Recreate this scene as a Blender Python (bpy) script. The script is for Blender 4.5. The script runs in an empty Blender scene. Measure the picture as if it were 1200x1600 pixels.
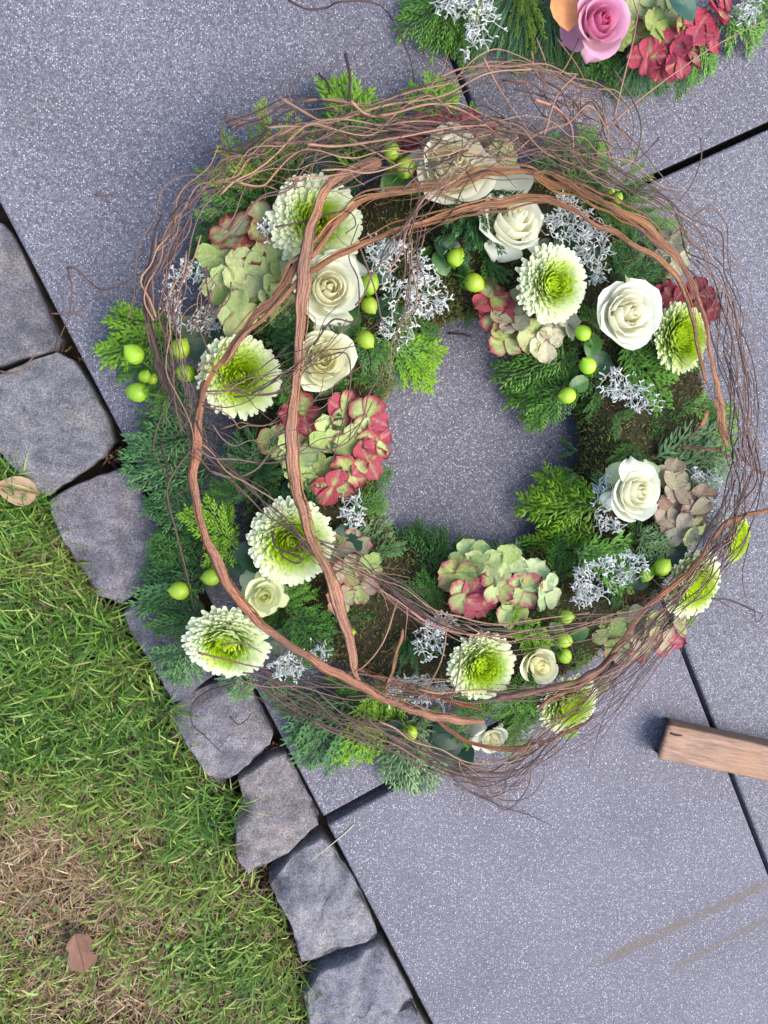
import bpy, math, random
import numpy as np
from mathutils import Vector, Matrix
from mathutils import noise as mn

# ------------------------------------------------------------------ camera, light, exposure
sc = bpy.context.scene
F = 1202.0
TH = math.radians(13.9)
DIST = 0.66
_s, _c = math.sin(TH), math.cos(TH)
_U = np.array([.844*_s, -.536*_s, _c]); _U /= np.linalg.norm(_U)
_X = np.array([1.0, 0, 0])-_U[0]*_U; _X /= np.linalg.norm(_X)
_Y = np.cross(_U, _X)
RM = np.array([_X, _Y, _U])
CAM = DIST*RM@np.array([0, 0, 1.0])
camd = bpy.data.cameras.new('camera')
cam = bpy.data.objects.new('camera', camd)
sc.collection.objects.link(cam)
camd.sensor_fit = 'VERTICAL'; camd.sensor_height = 36.0; camd.sensor_width = 27.0
camd.lens = F/1600*36
camd.clip_start = 0.01; camd.clip_end = 100
cam.matrix_world = Matrix.Translation(Vector(CAM)) @ Matrix(RM.tolist()).to_4x4()
sc.camera = cam

SUN_EL, SUN_DIR = math.radians(52), math.radians(-28)     # direction in which the sun stands, from +X
world = bpy.data.worlds.new('World'); sc.world = world; world.use_nodes = True
wn = world.node_tree.nodes; wl = world.node_tree.links
sky = wn.new('ShaderNodeTexSky'); sky.sky_type = 'NISHITA'; sky.sun_disc = False
sky.sun_elevation = SUN_EL; sky.sun_rotation = math.pi/2-SUN_DIR
sky.air_density = 1.0; sky.dust_density = 3.0; sky.ozone_density = 1.0
bg = wn['Background']; bg.inputs['Strength'].default_value = 0.15
wl.new(sky.outputs[0], bg.inputs['Color'])
sund = bpy.data.lights.new('sun', 'SUN'); sund.energy = 1.05; sund.angle = math.radians(60)
sund.color = (1.0, 0.95, 0.88)
sun = bpy.data.objects.new('sun', sund); sc.collection.objects.link(sun)
sv = Vector((math.cos(SUN_EL)*math.cos(SUN_DIR), math.cos(SUN_EL)*math.sin(SUN_DIR), math.sin(SUN_EL)))
sun.rotation_euler = sv.to_track_quat('Z', 'Y').to_euler()
sc.view_settings.view_transform = 'Standard'; sc.view_settings.look = 'None'
sc.view_settings.gamma = 1; sc.view_settings.use_curve_mapping = False
sc.view_settings.exposure = 1.48

rnd = random.Random(7)
COL = sc.collection
U = rnd.uniform

def at(px, py, z=0.0):
    r = RM@np.array([(px-600)/F, -(py-800)/F, -1.0])
    p = CAM+r*(z-CAM[2])/r[2]
    return Vector((float(p[0]), float(p[1]), float(z)))
MM = 0.00055          # one photo pixel at the ground, in metres

# ------------------------------------------------------------------ mesh helpers
class MB:
    """collects vertices, faces, per-vertex base colour and a surface coordinate; build() links ONE mesh object"""
    def __init__(self): self.v = []; self.f = []; self.c = []; self.st = []
    def add(self, vs, fs, col, st=None):
        n = len(self.v)
        self.v += [tuple(p) for p in vs]
        self.f += [tuple(i+n for i in q) for q in fs]
        if isinstance(col, list): self.c += col
        else: self.c += [col]*len(vs)
        self.st += st if st is not None else [(p[0], p[1], p[2]) for p in vs]
    def mesh(self, name, mat, smooth=True):
        me = bpy.data.meshes.new(name)
        me.from_pydata(self.v, [], self.f)
        a = me.attributes.new('Col', 'FLOAT_COLOR', 'POINT')
        arr = np.ones((len(self.v), 4), np.float32); arr[:, :3] = np.array(self.c, np.float32)[:, :3]
        a.data.foreach_set('color', arr.ravel())
        b = me.attributes.new('st', 'FLOAT_VECTOR', 'POINT')
        b.data.foreach_set('vector', np.array(self.st, np.float32).ravel())
        if mat: me.materials.append(mat)
        if smooth: me.polygons.foreach_set('use_smooth', [True]*len(me.polygons))
        me.update()
        return me
    def build(self, name, mat, parent=None, smooth=True, **kw):
        return link(name, self.mesh(name, mat, smooth), parent, **kw)

def link(name, me, parent=None, label=None, cat=None, group=None, kind=None):
    o = bpy.data.objects.new(name, me); COL.objects.link(o)
    if parent is not None: o.parent = parent
    tag(o, label, cat, group, kind)
    return o
def tag(o, label=None, cat=None, group=None, kind=None):
    if label: o['label'] = label
    if cat: o['category'] = cat
    if group: o['group'] = group
    if kind: o['kind'] = kind

def lerp(a, b, t): return tuple(x+(y-x)*t for x, y in zip(a, b))
def clamp(x, a=0., b=1.): return max(a, min(b, x))
def sm(a, b, x):
    t = clamp((x-a)/(b-a)); return t*t*(3-2*t)
def vary(c, a=.12):
    k = 1+U(-a, a); return tuple(clamp(x*k*(1+U(-a, a)*.4), 0, 1) for x in c)

def smooth_path(pts, n):
    """Catmull-Rom through the points, n samples"""
    P = [Vector(p) for p in pts]
    P = [P[0]*2-P[1]]+P+[P[-1]*2-P[-2]]
    seg = len(P)-3; out = []
    for i in range(n):
        t = i/(n-1)*seg; k = min(int(t), seg-1); t -= k
        a, b, c, d = P[k:k+4]
        out.append(0.5*((2*b)+(c-a)*t+(2*a-5*b+4*c-d)*t*t+(3*b-a-3*c+d)*t**3))
    return out

def tube(mb, pts, rad, n=5, col=(.1, .05, .03), flat=1.0, ridges=None, cap=True):
    """tube along pts; rad is a number or a function of 0..1; flat squeezes it vertically"""
    m = len(pts); vs = []; st = []; cs = []
    L = 0.0
    for i, p in enumerate(pts):
        t = (pts[min(i+1, m-1)]-pts[max(i-1, 0)])
        if t.length < 1e-9: t = Vector((1, 0, 0))
        t.normalize()
        if i: L += (p-pts[i-1]).length
        side = t.cross(Vector((0, 0, 1)))
        if side.length < .05: side = t.cross(Vector((1, 0, 0)))
        side.normalize(); up = side.cross(t)
        r = rad(i/(m-1)) if callable(rad) else rad
        for k in range(n):
            a = 2*math.pi*k/n
            rr = r*(ridges[k] if ridges else 1.0)*(1+ (0.12*mn.noise(Vector((L*160+k*3.1, k*7., 0))) if ridges else 0))
            vs.append(p+side*math.cos(a)*rr+up*math.sin(a)*rr*flat)
            st.append((L, k/n, 0)); cs.append(col(i/(m-1)) if callable(col) else col)
    fs = []
    for i in range(m-1):
        for k in range(n):
            a, b = i*n+k, i*n+(k+1) % n
            fs.append((a, b, b+n, a+n))
    if cap:
        fs.append(tuple(range(n-1, -1, -1))); fs.append(tuple(range((m-1)*n, m*n)))
    mb.add(vs, fs, cs, st)

def spindle(mb, p, d, L, w, c0, c1, bend=None, st=None):
    d = Vector(d).normalized()
    s = d.cross(Vector((0, 0, 1)))
    if s.length < .05: s = Vector((1, 0, 0))
    s.normalize(); u = s.cross(d)
    m = p+d*L*.5; e = p+d*L
    if bend is not None: e = e+bend
    vs = [p, m+s*w, m+u*w*.8, m-s*w, m-u*w*.5, e]
    fs = [(0, 1, 2), (0, 2, 3), (0, 3, 4), (0, 4, 1), (5, 2, 1), (5, 3, 2), (5, 4, 3), (5, 1, 4)]
    cm = lerp(c0, c1, .55)
    mb.add(vs, fs, [c0, cm, cm, cm, cm, c1])

# ------------------------------------------------------------------ materials
def newmat(name):
    m = bpy.data.materials.new(name); m.use_nodes = True
    n = m.node_tree.nodes; l = m.node_tree.links
    return m, n, l, n['Principled BSDF']
def math_node(n, l, op, a, b=None):
    x = n.new('ShaderNodeMath'); x.operation = op
    for i, v in enumerate((a, b)):
        if v is None: continue
        if isinstance(v, (int, float)): x.inputs[i].default_value = v
        else: l.new(v, x.inputs[i])
    return x.outputs[0]
def noise_node(n, l, vec, scale, detail=4, rough=.55):
    x = n.new('ShaderNodeTexNoise'); x.inputs['Scale'].default_value = scale
    x.inputs['Detail'].default_value = detail; x.inputs['Roughness'].default_value = rough
    l.new(vec, x.inputs['Vector']); return x
def ramp(n, l, fac, stops):
    r = n.new('ShaderNodeValToRGB'); e = r.color_ramp.elements
    e[0].position, e[0].color = stops[0][0], (*stops[0][1], 1)
    e[1].position, e[1].color = stops[-1][0], (*stops[-1][1], 1)
    for p, c in stops[1:-1]:
        k = e.new(p); k.color = (*c, 1)
    l.new(fac, r.inputs[0]); return r.outputs[0]
def mix(n, l, fac, a, b, mode='MIX'):
    x = n.new('ShaderNodeMix'); x.data_type = 'RGBA'; x.blend_type = mode
    for i, v in ((0, fac), (6, a), (7, b)):
        if isinstance(v, (int, float)): x.inputs[i].default_value = v
        elif isinstance(v, tuple): x.inputs[i].default_value = (*v, 1)
        else: l.new(v, x.inputs[i])
    return x.outputs[2]
def bump(n, l, bsdf, h, dist, strength=1.0):
    b = n.new('ShaderNodeBump'); b.inputs['Distance'].default_value = dist; b.inputs['Strength'].default_value = strength
    l.new(h, b.inputs['Height']); l.new(b.outputs[0], bsdf.inputs['Normal'])

def veg_mat(name, rough=.55, trans=.0, nscale=120, namp=.25, bdist=.0, stretch=None, spec=.4):
    m, n, l, p = newmat(name)
    a = n.new('ShaderNodeAttribute'); a.attribute_name = 'Col'
    s = n.new('ShaderNodeAttribute'); s.attribute_name = 'st'
    vec = s.outputs['Vector']
    if stretch:
        mp = n.new('ShaderNodeMapping'); mp.inputs['Scale'].default_value = stretch
        l.new(vec, mp.inputs[0]); vec = mp.outputs[0]
    nz = noise_node(n, l, vec, nscale)
    v = math_node(n, l, 'MULTIPLY_ADD', nz.outputs['Fac'], 2*namp)
    v.node.inputs[2].default_value = 1-namp
    c = mix(n, l, 1.0, a.outputs['Color'], v, 'MULTIPLY')
    l.new(c, p.inputs['Base Color'])
    p.inputs['Roughness'].default_value = rough; p.inputs['Specular IOR Level'].default_value = spec
    if bdist: bump(n, l, p, nz.outputs['Fac'], bdist)
    if trans:
        t = n.new('ShaderNodeBsdfTranslucent'); l.new(c, t.inputs['Color'])
        mx = n.new('ShaderNodeMixShader'); mx.inputs[0].default_value = trans
        l.new(p.outputs[0], mx.inputs[1]); l.new(t.outputs[0], mx.inputs[2])
        l.new(mx.outputs[0], n['Material Output'].inputs['Surface'])
    return m

M_frond = veg_mat('conifer_green', .5, .15, 300, .3)
M_petal = veg_mat('petal', .55, .42, 90, .06)
M_sepal = veg_mat('hydrangea_sepal', .6, .25, 420, .32, .0010)
M_leaf = veg_mat('leaf_green', .38, .1, 150, .25, .0004)
M_berry = veg_mat('berry_skin', .42, .0, 200, .12, 0, None, .5)
M_silver = veg_mat('silver_stem', .8, .0, 300, .15)
M_twig = veg_mat('twig_bark', .6, .0, 1, .35, .0, (300, 3, 1))
M_bark = veg_mat('vine_bark', .85, .0, 1, .95, .004, (60, 26, 1), .15)
M_moss = veg_mat('moss', .9, .1, 250, .4, .001)
M_grass = veg_mat('grass_blade', .5, .25, 60, .2)
M_dry = veg_mat('dry_leaf', .65, .2, 120, .3, .0006)

def slab_material():
    m, n, l, p = newmat('granite_concrete')
    tc = n.new('ShaderNodeTexCoord'); vec = tc.outputs['Object']
    n1 = noise_node(n, l, vec, 900, 3, .7)
    n2 = noise_node(n, l, vec, 7, 4)
    n3 = noise_node(n, l, vec, 260, 4, .7)
    base = ramp(n, l, n1.outputs['Fac'], [(.35, (.062, .061, .074)), (.5, (.120, .118, .140)), (.64, (.225, .223, .255))])
    base = mix(n, l, .6, base, ramp(n, l, n3.outputs['Fac'], [(.35, (.62, .62, .64)), (.65, (1.25, 1.25, 1.25))]), 'MULTIPLY')
    base = mix(n, l, 1.0, base, ramp(n, l, n2.outputs['Fac'], [(.3, (.86, .85, .84)), (.5, (1, 1, 1)), (.7, (1.10, 1.10, 1.11))]), 'MULTIPLY')
    n4 = noise_node(n, l, vec, 2.6, 5, .6)      # damp and worn areas, a tone of its own for each slab
    base = mix(n, l, 1.0, base, ramp(n, l, n4.outputs['Fac'], [(.35, (.88, .88, .90)), (.5, (1, 1, 1)), (.66, (1.09, 1.08, 1.06))]), 'MULTIPLY')
    ga = n.new('ShaderNodeAttribute'); ga.attribute_name = 'Col'
    base = mix(n, l, 1.0, base, ga.outputs['Color'], 'MULTIPLY')
    n5 = noise_node(n, l, vec, 38, 3, .5)       # lime scuffs
    base = mix(n, l, ramp(n, l, n5.outputs['Fac'], [(.70, (0, 0, 0)), (.80, (.35, .35, .35))]), base, (.26, .255, .25))
    n6 = noise_node(n, l, vec, 130, 2, .5)      # dark grit
    base = mix(n, l, ramp(n, l, n6.outputs['Fac'], [(.76, (0, 0, 0)), (.80, (.7, .7, .7))]), base, (.04, .035, .035))
    for sc_, thr, ch in ((680, .34, .60), (420, .22, .92), (180, .13, .972)):
        v = n.new('ShaderNodeTexVoronoi'); v.inputs['Scale'].default_value = sc_; l.new(vec, v.inputs['Vector'])
        sp = n.new('ShaderNodeSeparateColor'); l.new(v.outputs['Color'], sp.inputs[0])
        a = math_node(n, l, 'GREATER_THAN', sp.outputs[0], ch)
        d = math_node(n, l, 'LESS_THAN', math_node(n, l, 'ADD', v.outputs['Distance'], math_node(n, l, 'MULTIPLY', n1.outputs['Fac'], .12)), thr+.06)
        k = math_node(n, l, 'MULTIPLY', a, d)
        k = math_node(n, l, 'MULTIPLY', k, math_node(n, l, 'MULTIPLY', sp.outputs[1], 1.0))
        base = mix(n, l, k, base, (.50, .50, .55))
    return m, n, l, p, base, vec, n1, tc

# stains on the lower slab: real dirt streaks (world coordinates of the slab)
def finish_slab():
    m, n, l, p, base, vec, n1, tc = slab_material()
    geo = n.new('ShaderNodeNewGeometry'); pos = geo.outputs['Position']
    nw = noise_node(n, l, pos, 30, 5, .7)
    for (a, b, wd, amt) in (((930, 1508), (1215, 1372), 14, .62), ((1040, 1520), (1215, 1425), 10, .5)):
        A = at(*a); B = at(*b); d = (B-A); L = d.length; d.normalize()
        mid = (A+B)/2; ang = math.atan2(d.y, d.x)
        mp = n.new('ShaderNodeMapping'); mp.vector_type = 'TEXTURE'
        mp.inputs['Location'].default_value = (mid.x, mid.y, 0); mp.inputs['Rotation'].default_value = (0, 0, ang)
        mp.inputs['Scale'].default_value = (L/2*1.05, wd*MM, 1)
        l.new(pos, mp.inputs[0])
        vl = n.new('ShaderNodeVectorMath'); vl.operation = 'LENGTH'
        sp = n.new('ShaderNodeSeparateXYZ'); l.new(mp.outputs[0], sp.inputs[0])
        ax = math_node(n, l, 'POWER', math_node(n, l, 'ABSOLUTE', sp.outputs[0]), 6)
        ay = math_node(n, l, 'POWER', math_node(n, l, 'ABSOLUTE', sp.outputs[1]), 2)
        r = math_node(n, l, 'ADD', math_node(n, l, 'ADD', ax, ay), math_node(n, l, 'MULTIPLY', math_node(n, l, 'SUBTRACT', nw.outputs['Fac'], .5), 2.2))
        k = ramp(n, l, r, [(.1, (amt, amt, amt)), (1.1, (0, 0, 0))])
        base = mix(n, l, k, base, (.115, .090, .065))
    l.new(base, p.inputs['Base Color'])
    p.inputs['Roughness'].default_value = .82; p.inputs['Specular IOR Level'].default_value = .3
    bump(n, l, p, n1.outputs['Fac'], .0006, .6)
    return m
M_slab = finish_slab()

def stone_material():
    m, n, l, p = newmat('basalt_sett')
    tc = n.new('ShaderNodeTexCoord'); oi = n.new('ShaderNodeObjectInfo')
    geo = n.new('ShaderNodeNewGeometry'); vec = geo.outputs['Position']
    w = noise_node(n, l, vec, 22, 6, .65); f = noise_node(n, l, vec, 800, 3, .75); g = noise_node(n, l, vec, 90, 8, .75)
    base = ramp(n, l, w.outputs['Fac'], [(.3, (.058, .058, .064)), (.5, (.098, .097, .104)), (.62, (.122, .115, .110)), (.75, (.16, .157, .162))])
    base = mix(n, l, 1.0, base, ramp(n, l, f.outputs['Fac'], [(.34, (.50, .50, .52)), (.5, (1.15, 1.15, 1.16)), (.64, (2.0, 2.0, 2.05))]), 'MULTIPLY')
    base = mix(n, l, 1.0, base, ramp(n, l, g.outputs['Fac'], [(.34, (.62, .62, .64)), (.5, (1.1, 1.1, 1.1)), (.66, (1.6, 1.58, 1.56))]), 'MULTIPLY')
    # pale scratches / quartz veins
    wv = noise_node(n, l, vec, 26, 7, .6)
    d = math_node(n, l, 'ABSOLUTE', math_node(n, l, 'SUBTRACT', wv.outputs['Fac'], .5))
    vein = ramp(n, l, d, [(.0, (.13, .13, .13)), (.012, (0, 0, 0))])
    base = mix(n, l, vein, base, (.32, .32, .35))
    a = n.new('ShaderNodeAttribute'); a.attribute_name = 'Col'
    base = mix(n, l, 1.0, base, a.outputs['Color'], 'MULTIPLY')
    l.new(base, p.inputs['Base Color']); p.inputs['Roughness'].default_value = .75
    h = math_node(n, l, 'ADD', g.outputs['Fac'], math_node(n, l, 'MULTIPLY', f.outputs['Fac'], .2))
    bump(n, l, p, h, .006, .9)
    return m
M_stone = stone_material()

def simple_noise_mat(name, c0, c1, scale, rough=.95, bd=.003):
    m, n, l, p = newmat(name)
    geo = n.new('ShaderNodeNewGeometry')
    f = noise_node(n, l, geo.outputs['Position'], scale, 8, .75)
    l.new(ramp(n, l, f.outputs['Fac'], [(.35, c0), (.65, c1)]), p.inputs['Base Color'])
    p.inputs['Roughness'].default_value = rough; p.inputs['Specular IOR Level'].default_value = .15
    bump(n, l, p, f.outputs['Fac'], bd)
    return m
M_soil = simple_noise_mat('soil', (.018, .012, .008), (.06, .04, .026), 160)
M_lawnsoil = simple_noise_mat('lawn_soil', (.016, .012, .007), (.07, .045, .026), 120)
M_joint = simple_noise_mat('joint_sand', (.008, .007, .006), (.035, .028, .022), 300)

def wood_material():
    m, n, l, p = newmat('weathered_wood')
    tc = n.new('ShaderNodeTexCoord')
    mp = n.new('ShaderNodeMapping'); mp.inputs['Scale'].default_value = (1.2, 14, 14); l.new(tc.outputs['Object'], mp.inputs[0])
    a = noise_node(n, l, mp.outputs[0], 22, 8, .7)
    mp2 = n.new('ShaderNodeMapping'); mp2.inputs['Scale'].default_value = (6, 60, 60); l.new(tc.outputs['Object'], mp2.inputs[0])
    b = noise_node(n, l, mp2.outputs[0], 14, 5, .7)
    c = noise_node(n, l, tc.outputs['Object'], 18, 3, .6)
    base = ramp(n, l, a.outputs['Fac'], [(.3, (.11, .062, .040)), (.48, (.225, .135, .090)), (.7, (.35, .245, .18))])
    base = mix(n, l, 1.0, base, ramp(n, l, b.outputs['Fac'], [(.3, (.75, .72, .7)), (.7, (1.18, 1.18, 1.18))]), 'MULTIPLY')
    base = mix(n, l, ramp(n, l, c.outputs['Fac'], [(.45, (0, 0, 0)), (.7, (.5, .5, .5))]), base, (.32, .175, .08))
    at_ = n.new('ShaderNodeAttribute'); at_.attribute_name = 'Col'
    base = mix(n, l, 1.0, base, at_.outputs['Color'], 'MULTIPLY')
    l.new(base, p.inputs['Base Color']); p.inputs['Roughness'].default_value = .7
    bump(n, l, p, a.outputs['Fac'], .0012)
    return m
M_wood = wood_material()

# ------------------------------------------------------------------ setting: paving, setts, lawn
ANG = math.radians(24.75)
ud = Vector((-math.sin(ANG), math.cos(ANG), 0)); wd = Vector((math.cos(ANG), math.sin(ANG), 0))
O = at(509, 1282)
def uw(u, w, z=0): return Vector((O.x, O.y, 0))+ud*u+wd*w+Vector((0, 0, z))

def quad_sheet(name, pts, z, mat, **kw):
    mb = MB(); mb.add([(p[0], p[1], z) for p in pts], [tuple(range(len(pts)))], (1, 1, 1)); return mb.build(name, mat, None, False, **kw)

lawn = quad_sheet('lawn_soil', [(-6, -6), (6, -6), (6, 6), (-6, 6)], -.055, M_lawnsoil, kind='structure',
                  label='brown soil under the patchy lawn')
mb = MB()      # gently uneven turf ground left of the setts
N = 60
vs = []
for i in range(N+1):
    for j in range(N+1):
        uu = -1.3+2.9*i/N; ww = -1.6+(1.6-.115)*j/N
        p = uw(uu, ww); vs.append((p.x, p.y, -.022+.008*mn.noise(Vector((p.x*18, p.y*18, 0)))))
mb.add(vs, [(i*(N+1)+j, (i+1)*(N+1)+j, (i+1)*(N+1)+j+1, i*(N+1)+j+1) for i in range(N) for j in range(N)], (1, 1, 1))
turf = mb.build('lawn', M_lawnsoil, None, kind='structure', label='uneven brown lawn ground beside the stone edging')

pav = quad_sheet('pavement', [uw(-2.4, -.002), uw(-2.4, 3.2), uw(2.6, 3.2), uw(2.6, -.002)], -.038, M_joint, kind='structure',
                 label='dark bedding under the grey paving slabs')
GAP = .0055
def slab(u0, u1, w0, w1):
    """a slab with a small chamfer round its top edge"""
    mb = MB(); ch = .0013
    dz = U(-.0006, .0006)
    rings = [(0, -.037), (0, -ch+dz), (ch, dz)]
    vs = []
    for ins, z in rings:
        for (a, b) in ((u0+ins, w0+ins), (u1-ins, w0+ins), (u1-ins, w1-ins), (u0+ins, w1-ins)):
            vs.append(uw(a, b, z))
    fs = []
    for r in range(2):
        for k in range(4):
            a = r*4+k; b = r*4+(k+1) % 4; fs.append((a, a+4, b+4, b))
    fs.append((11, 10, 9, 8)[::-1] if False else (8, 11, 10, 9))
    k = U(.94, 1.05); mb.add(vs, fs, (k, k*U(.985, 1.01), k*U(.98, 1.02))); return mb.build('paving_slab', M_slab, pav, False)
WS = .3735; LS = .795
cols = [(0.0, .368), (.373, .742), (.747, 1.117), (1.122, 1.49), (1.495, 1.865)]
ph = [0.004, .3925, .13, .5, .25]
gapc = [.0095, .0065, .006, .006, .006]
for ci, ((w0, w1), p0, gp) in enumerate(zip(cols, ph, gapc)):
    for k in range(-2, 2):
        slab(p0+k*LS, p0+(k+1)*LS-gp, w0, w1)

bord = quad_sheet('stone_border', [uw(-2.4, -.19), uw(-2.4, -.003), uw(2.6, -.003), uw(2.6, -.19)], -.03, M_soil, kind='structure',
                  label='dark soil bed of the stone edging')
SETTS = [
 [(-105, 350), (-60, 330), (0, 345), (18, 362), (45, 425), (72, 487), (91, 530), (86, 545), (50, 556), (0, 570), (-70, 585), (-120, 560), (-135, 440)],
 [(-60, 600), (0, 582), (45, 562), (88, 550), (112, 562), (142, 605), (166, 652), (177, 690), (160, 715), (118, 745), (75, 776), (50, 765), (0, 712), (-50, 660)],
 [(74, 784), (110, 760), (165, 740), (200, 726), (212, 745), (232, 790), (252, 835), (268, 872), (243, 902), (210, 932), (187, 946), (150, 932), (128, 893), (92, 840), (78, 802)],
 [(191, 958), (240, 922), (282, 896), (300, 930), (326, 980), (346, 1020), (352, 1045), (325, 1063), (288, 1095), (270, 1099), (240, 1045), (207, 995)],
 [(262, 1112), (300, 1085), (338, 1068), (366, 1052), (392, 1078), (414, 1120), (429, 1150), (424, 1166), (372, 1212), (345, 1229), (322, 1216), (290, 1165), (266, 1127)],
 [(372, 1222), (400, 1202), (428, 1182), (446, 1180), (462, 1205), (482, 1245), (499, 1278), (497, 1293), (450, 1337), (388, 1370), (372, 1350), (367, 1330), (368, 1290), (381, 1250)],
 [(422, 1385), (458, 1340), (480, 1325), (504, 1312), (518, 1328), (558, 1380), (580, 1432), (591, 1462), (586, 1471), (540, 1485), (500, 1500), (471, 1508), (455, 1450), (438, 1420)],
 [(474, 1560), (500, 1525), (540, 1500), (592, 1476), (608, 1490), (634, 1540), (652, 1580), (655, 1615), (640, 1668), (560, 1690), (500, 1650), (484, 1600)],
]
def sett(poly, tint, rough, seed):
    z0 = U(-.0025, .0015)
    P = [at(x, y) for x, y in poly]
    # resample and roughen outline
    pts = []
    n = len(P)
    for i in range(n):
        a, b = P[i], P[(i+1) % n]
        m = max(1, int((b-a).length/.006))
        for k in range(m):
            q = a.lerp(b, k/m)
            q = q+Vector((mn.noise(q*130+Vector((seed, 0, 0))), mn.noise(q*130+Vector((0, seed, 9))), 0))*.0018
            pts.append(q)
    c = sum(pts, Vector())/len(pts); m = len(pts)
    rings = [(1.0, -.045), (1.0, -.008), (.992, -.0025), (.975, -.0005), (.94, 0), (.88, 0), (.80, 0), (.68, 0), (.55, 0), (.42, 0), (.28, 0), (.14, 0)]
    vs = []
    for s, z in rings:
        for q in pts:
            r = c+(q-c)*s
            hz = 0
            if s < .99:
                edge = sm(.55, .97, s)
                e = mn.noise(Vector((r.x*28, r.y*28, seed*3.)))
                ck = mn.noise(Vector((q.x*45, q.y*45, seed*5.+2)))
                e2 = mn.noise(Vector((r.x*70, r.y*70, seed*2.)))
                hz = .0028*e*rough+.0012*abs(e2)*rough+.0008*mn.noise(Vector((r.x*190, r.y*190, seed)))*rough
                hz -= edge*max(0, ck)*.017*rough; hz -= .0018*sm(.05, .12, e2)*rough
            vs.append((r.x, r.y, z+z0+hz))
    fs = []
    for r in range(len(rings)-1):
        for k in range(m):
            a = r*m+k; b = r*m+(k+1) % m; fs.append((a, b, b+m, a+m))
    vs.append((c.x, c.y, z0)); ce = len(vs)-1
    for k in range(m): fs.append(((len(rings)-1)*m+k, (len(rings)-1)*m+(k+1) % m, ce))
    mb = MB(); mb.add(vs, fs, tint)
    return mb.build('edging_stone', M_stone, bord)
tints = [(1.15, 1.12, 1.12), (1.3, 1.3, 1.3), (1.45, 1.35, 1.36), (1.0, 1.0, 1.10), (1.35, 1.3, 1.32), (1.35, 1.24, 1.18), (1.4, 1.4, 1.45), (1.25, 1.26, 1.36)]
roughs = [1.2, .6, .7, .6, .8, .9, 1.3, 1.3]
for i, (p, t, r) in enumerate(zip(SETTS, tints, roughs)): sett(p, t, r, i+1.3)
def extra_setts(u0, u1):
    """the row goes on beyond the frame"""
    u = u0
    while u < u1:
        L = U(.09, .12); w_ = U(.10, .125)
        q = [uw(u+U(0, .006), -.008), uw(u+L*.5, -.005), uw(u+L-.006, -.01), uw(u+L-.004, -w_*.6), uw(u+L-.02, -w_), uw(u+L*.5, -w_-U(0, .01)), uw(u+.01, -w_+.01), uw(u+.002, -w_*.5)]
        n0 = [(v.x, v.y) for v in q]
        z0 = 0
        # reuse sett() through world points
        global at
        old = at
        at = lambda x, y, z=0.: Vector((x, y, z))
        sett(n0, vary((1.2, 1.2, 1.25), .08), 1, u*7+20)
        at = old
        u += L
p8 = at(655, 1670); extra_setts(-1.0, (p8-uw(0, 0)).dot(ud)-.012)
p9 = at(-60, 325); extra_setts((p9-uw(0, 0)).dot(ud)+.012, 1.3)

# crumbs of bark and soil lying in the joints
mb = MB()
for (cx, cy, n_, sx, sy) in ((182, 715, 60, 18, 16), (203, 715, 20, 8, 30), (435, 1175, 30, 14, 10), (480, 1318, 60, 30, 14), (100, 552, 20, 30, 8), (248, 1105, 20, 14, 20), (215, 935, 20, 18, 12),
                             (420, 1160, 20, 10, 20), (400, 1370, 40, 40, 20), (606, 1478, 30, 20, 8), (40, 742, 50, 40, 25), (190, 950, 30, 20, 10)):
    for _ in range(n_):
        p = at(cx+rnd.gauss(0, sx*.5), cy+rnd.gauss(0, sy*.5), -.022+U(0, .008))
        a = U(0, 6.28); d = Vector((math.cos(a), math.sin(a), U(-.3, .4)))
        c = rnd.choice([(.30, .12, .04), (.09, .05, .03), (.2, .13, .08), (.05, .035, .025), (.34, .2, .1)])
        spindle(mb, p, d, U(.003, .011), U(.0005, .0015), c, c)
mb.build('joint_debris', M_dry, None, label='small brown bark crumbs and dead bits in the joints between edging stones', cat='debris', kind='stuff')

# ------------------------------------------------------------------ grass
EDGE = [(-260, 330), (-140, 480), (-60, 640), (0, 722), (62, 772), (76, 815), (126, 900), (152, 945), (188, 965), (205, 1005), (262, 1105), (290, 1178), (322, 1225), (372, 1235), (366, 1340), (384, 1378), (425, 1390), (450, 1460), (470, 1512), (478, 1560), (500, 1660), (600, 1850)]
def edge_x(y):
    for (x0, y0), (x1, y1) in zip(EDGE, EDGE[1:]):
        if y0 <= y <= y1: return x0+(x1-x0)*(y-y0)/(y1-y0)
    return -1e9
def dryness(x, y):
    v = Vector((x/120., y/120., 0))
    d = .65*mn.noise(v)+.4*mn.noise(v*3.1)
    g = .78*math.exp(-(((x-90)/170)**2+((y-1370)/110)**2))+.85*math.exp(-(((x-190)/130)**2+((y-1540)/90)**2))+.5*math.exp(-(((x-20)/70)**2+((y-1310)/60)**2))
    g += .45*math.exp(-(((x-110)/30)**2+((y-830)/25)**2))
    return clamp(.24+.10*sm(1000, 1300, y)+g*.8+d*.6)
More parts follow.
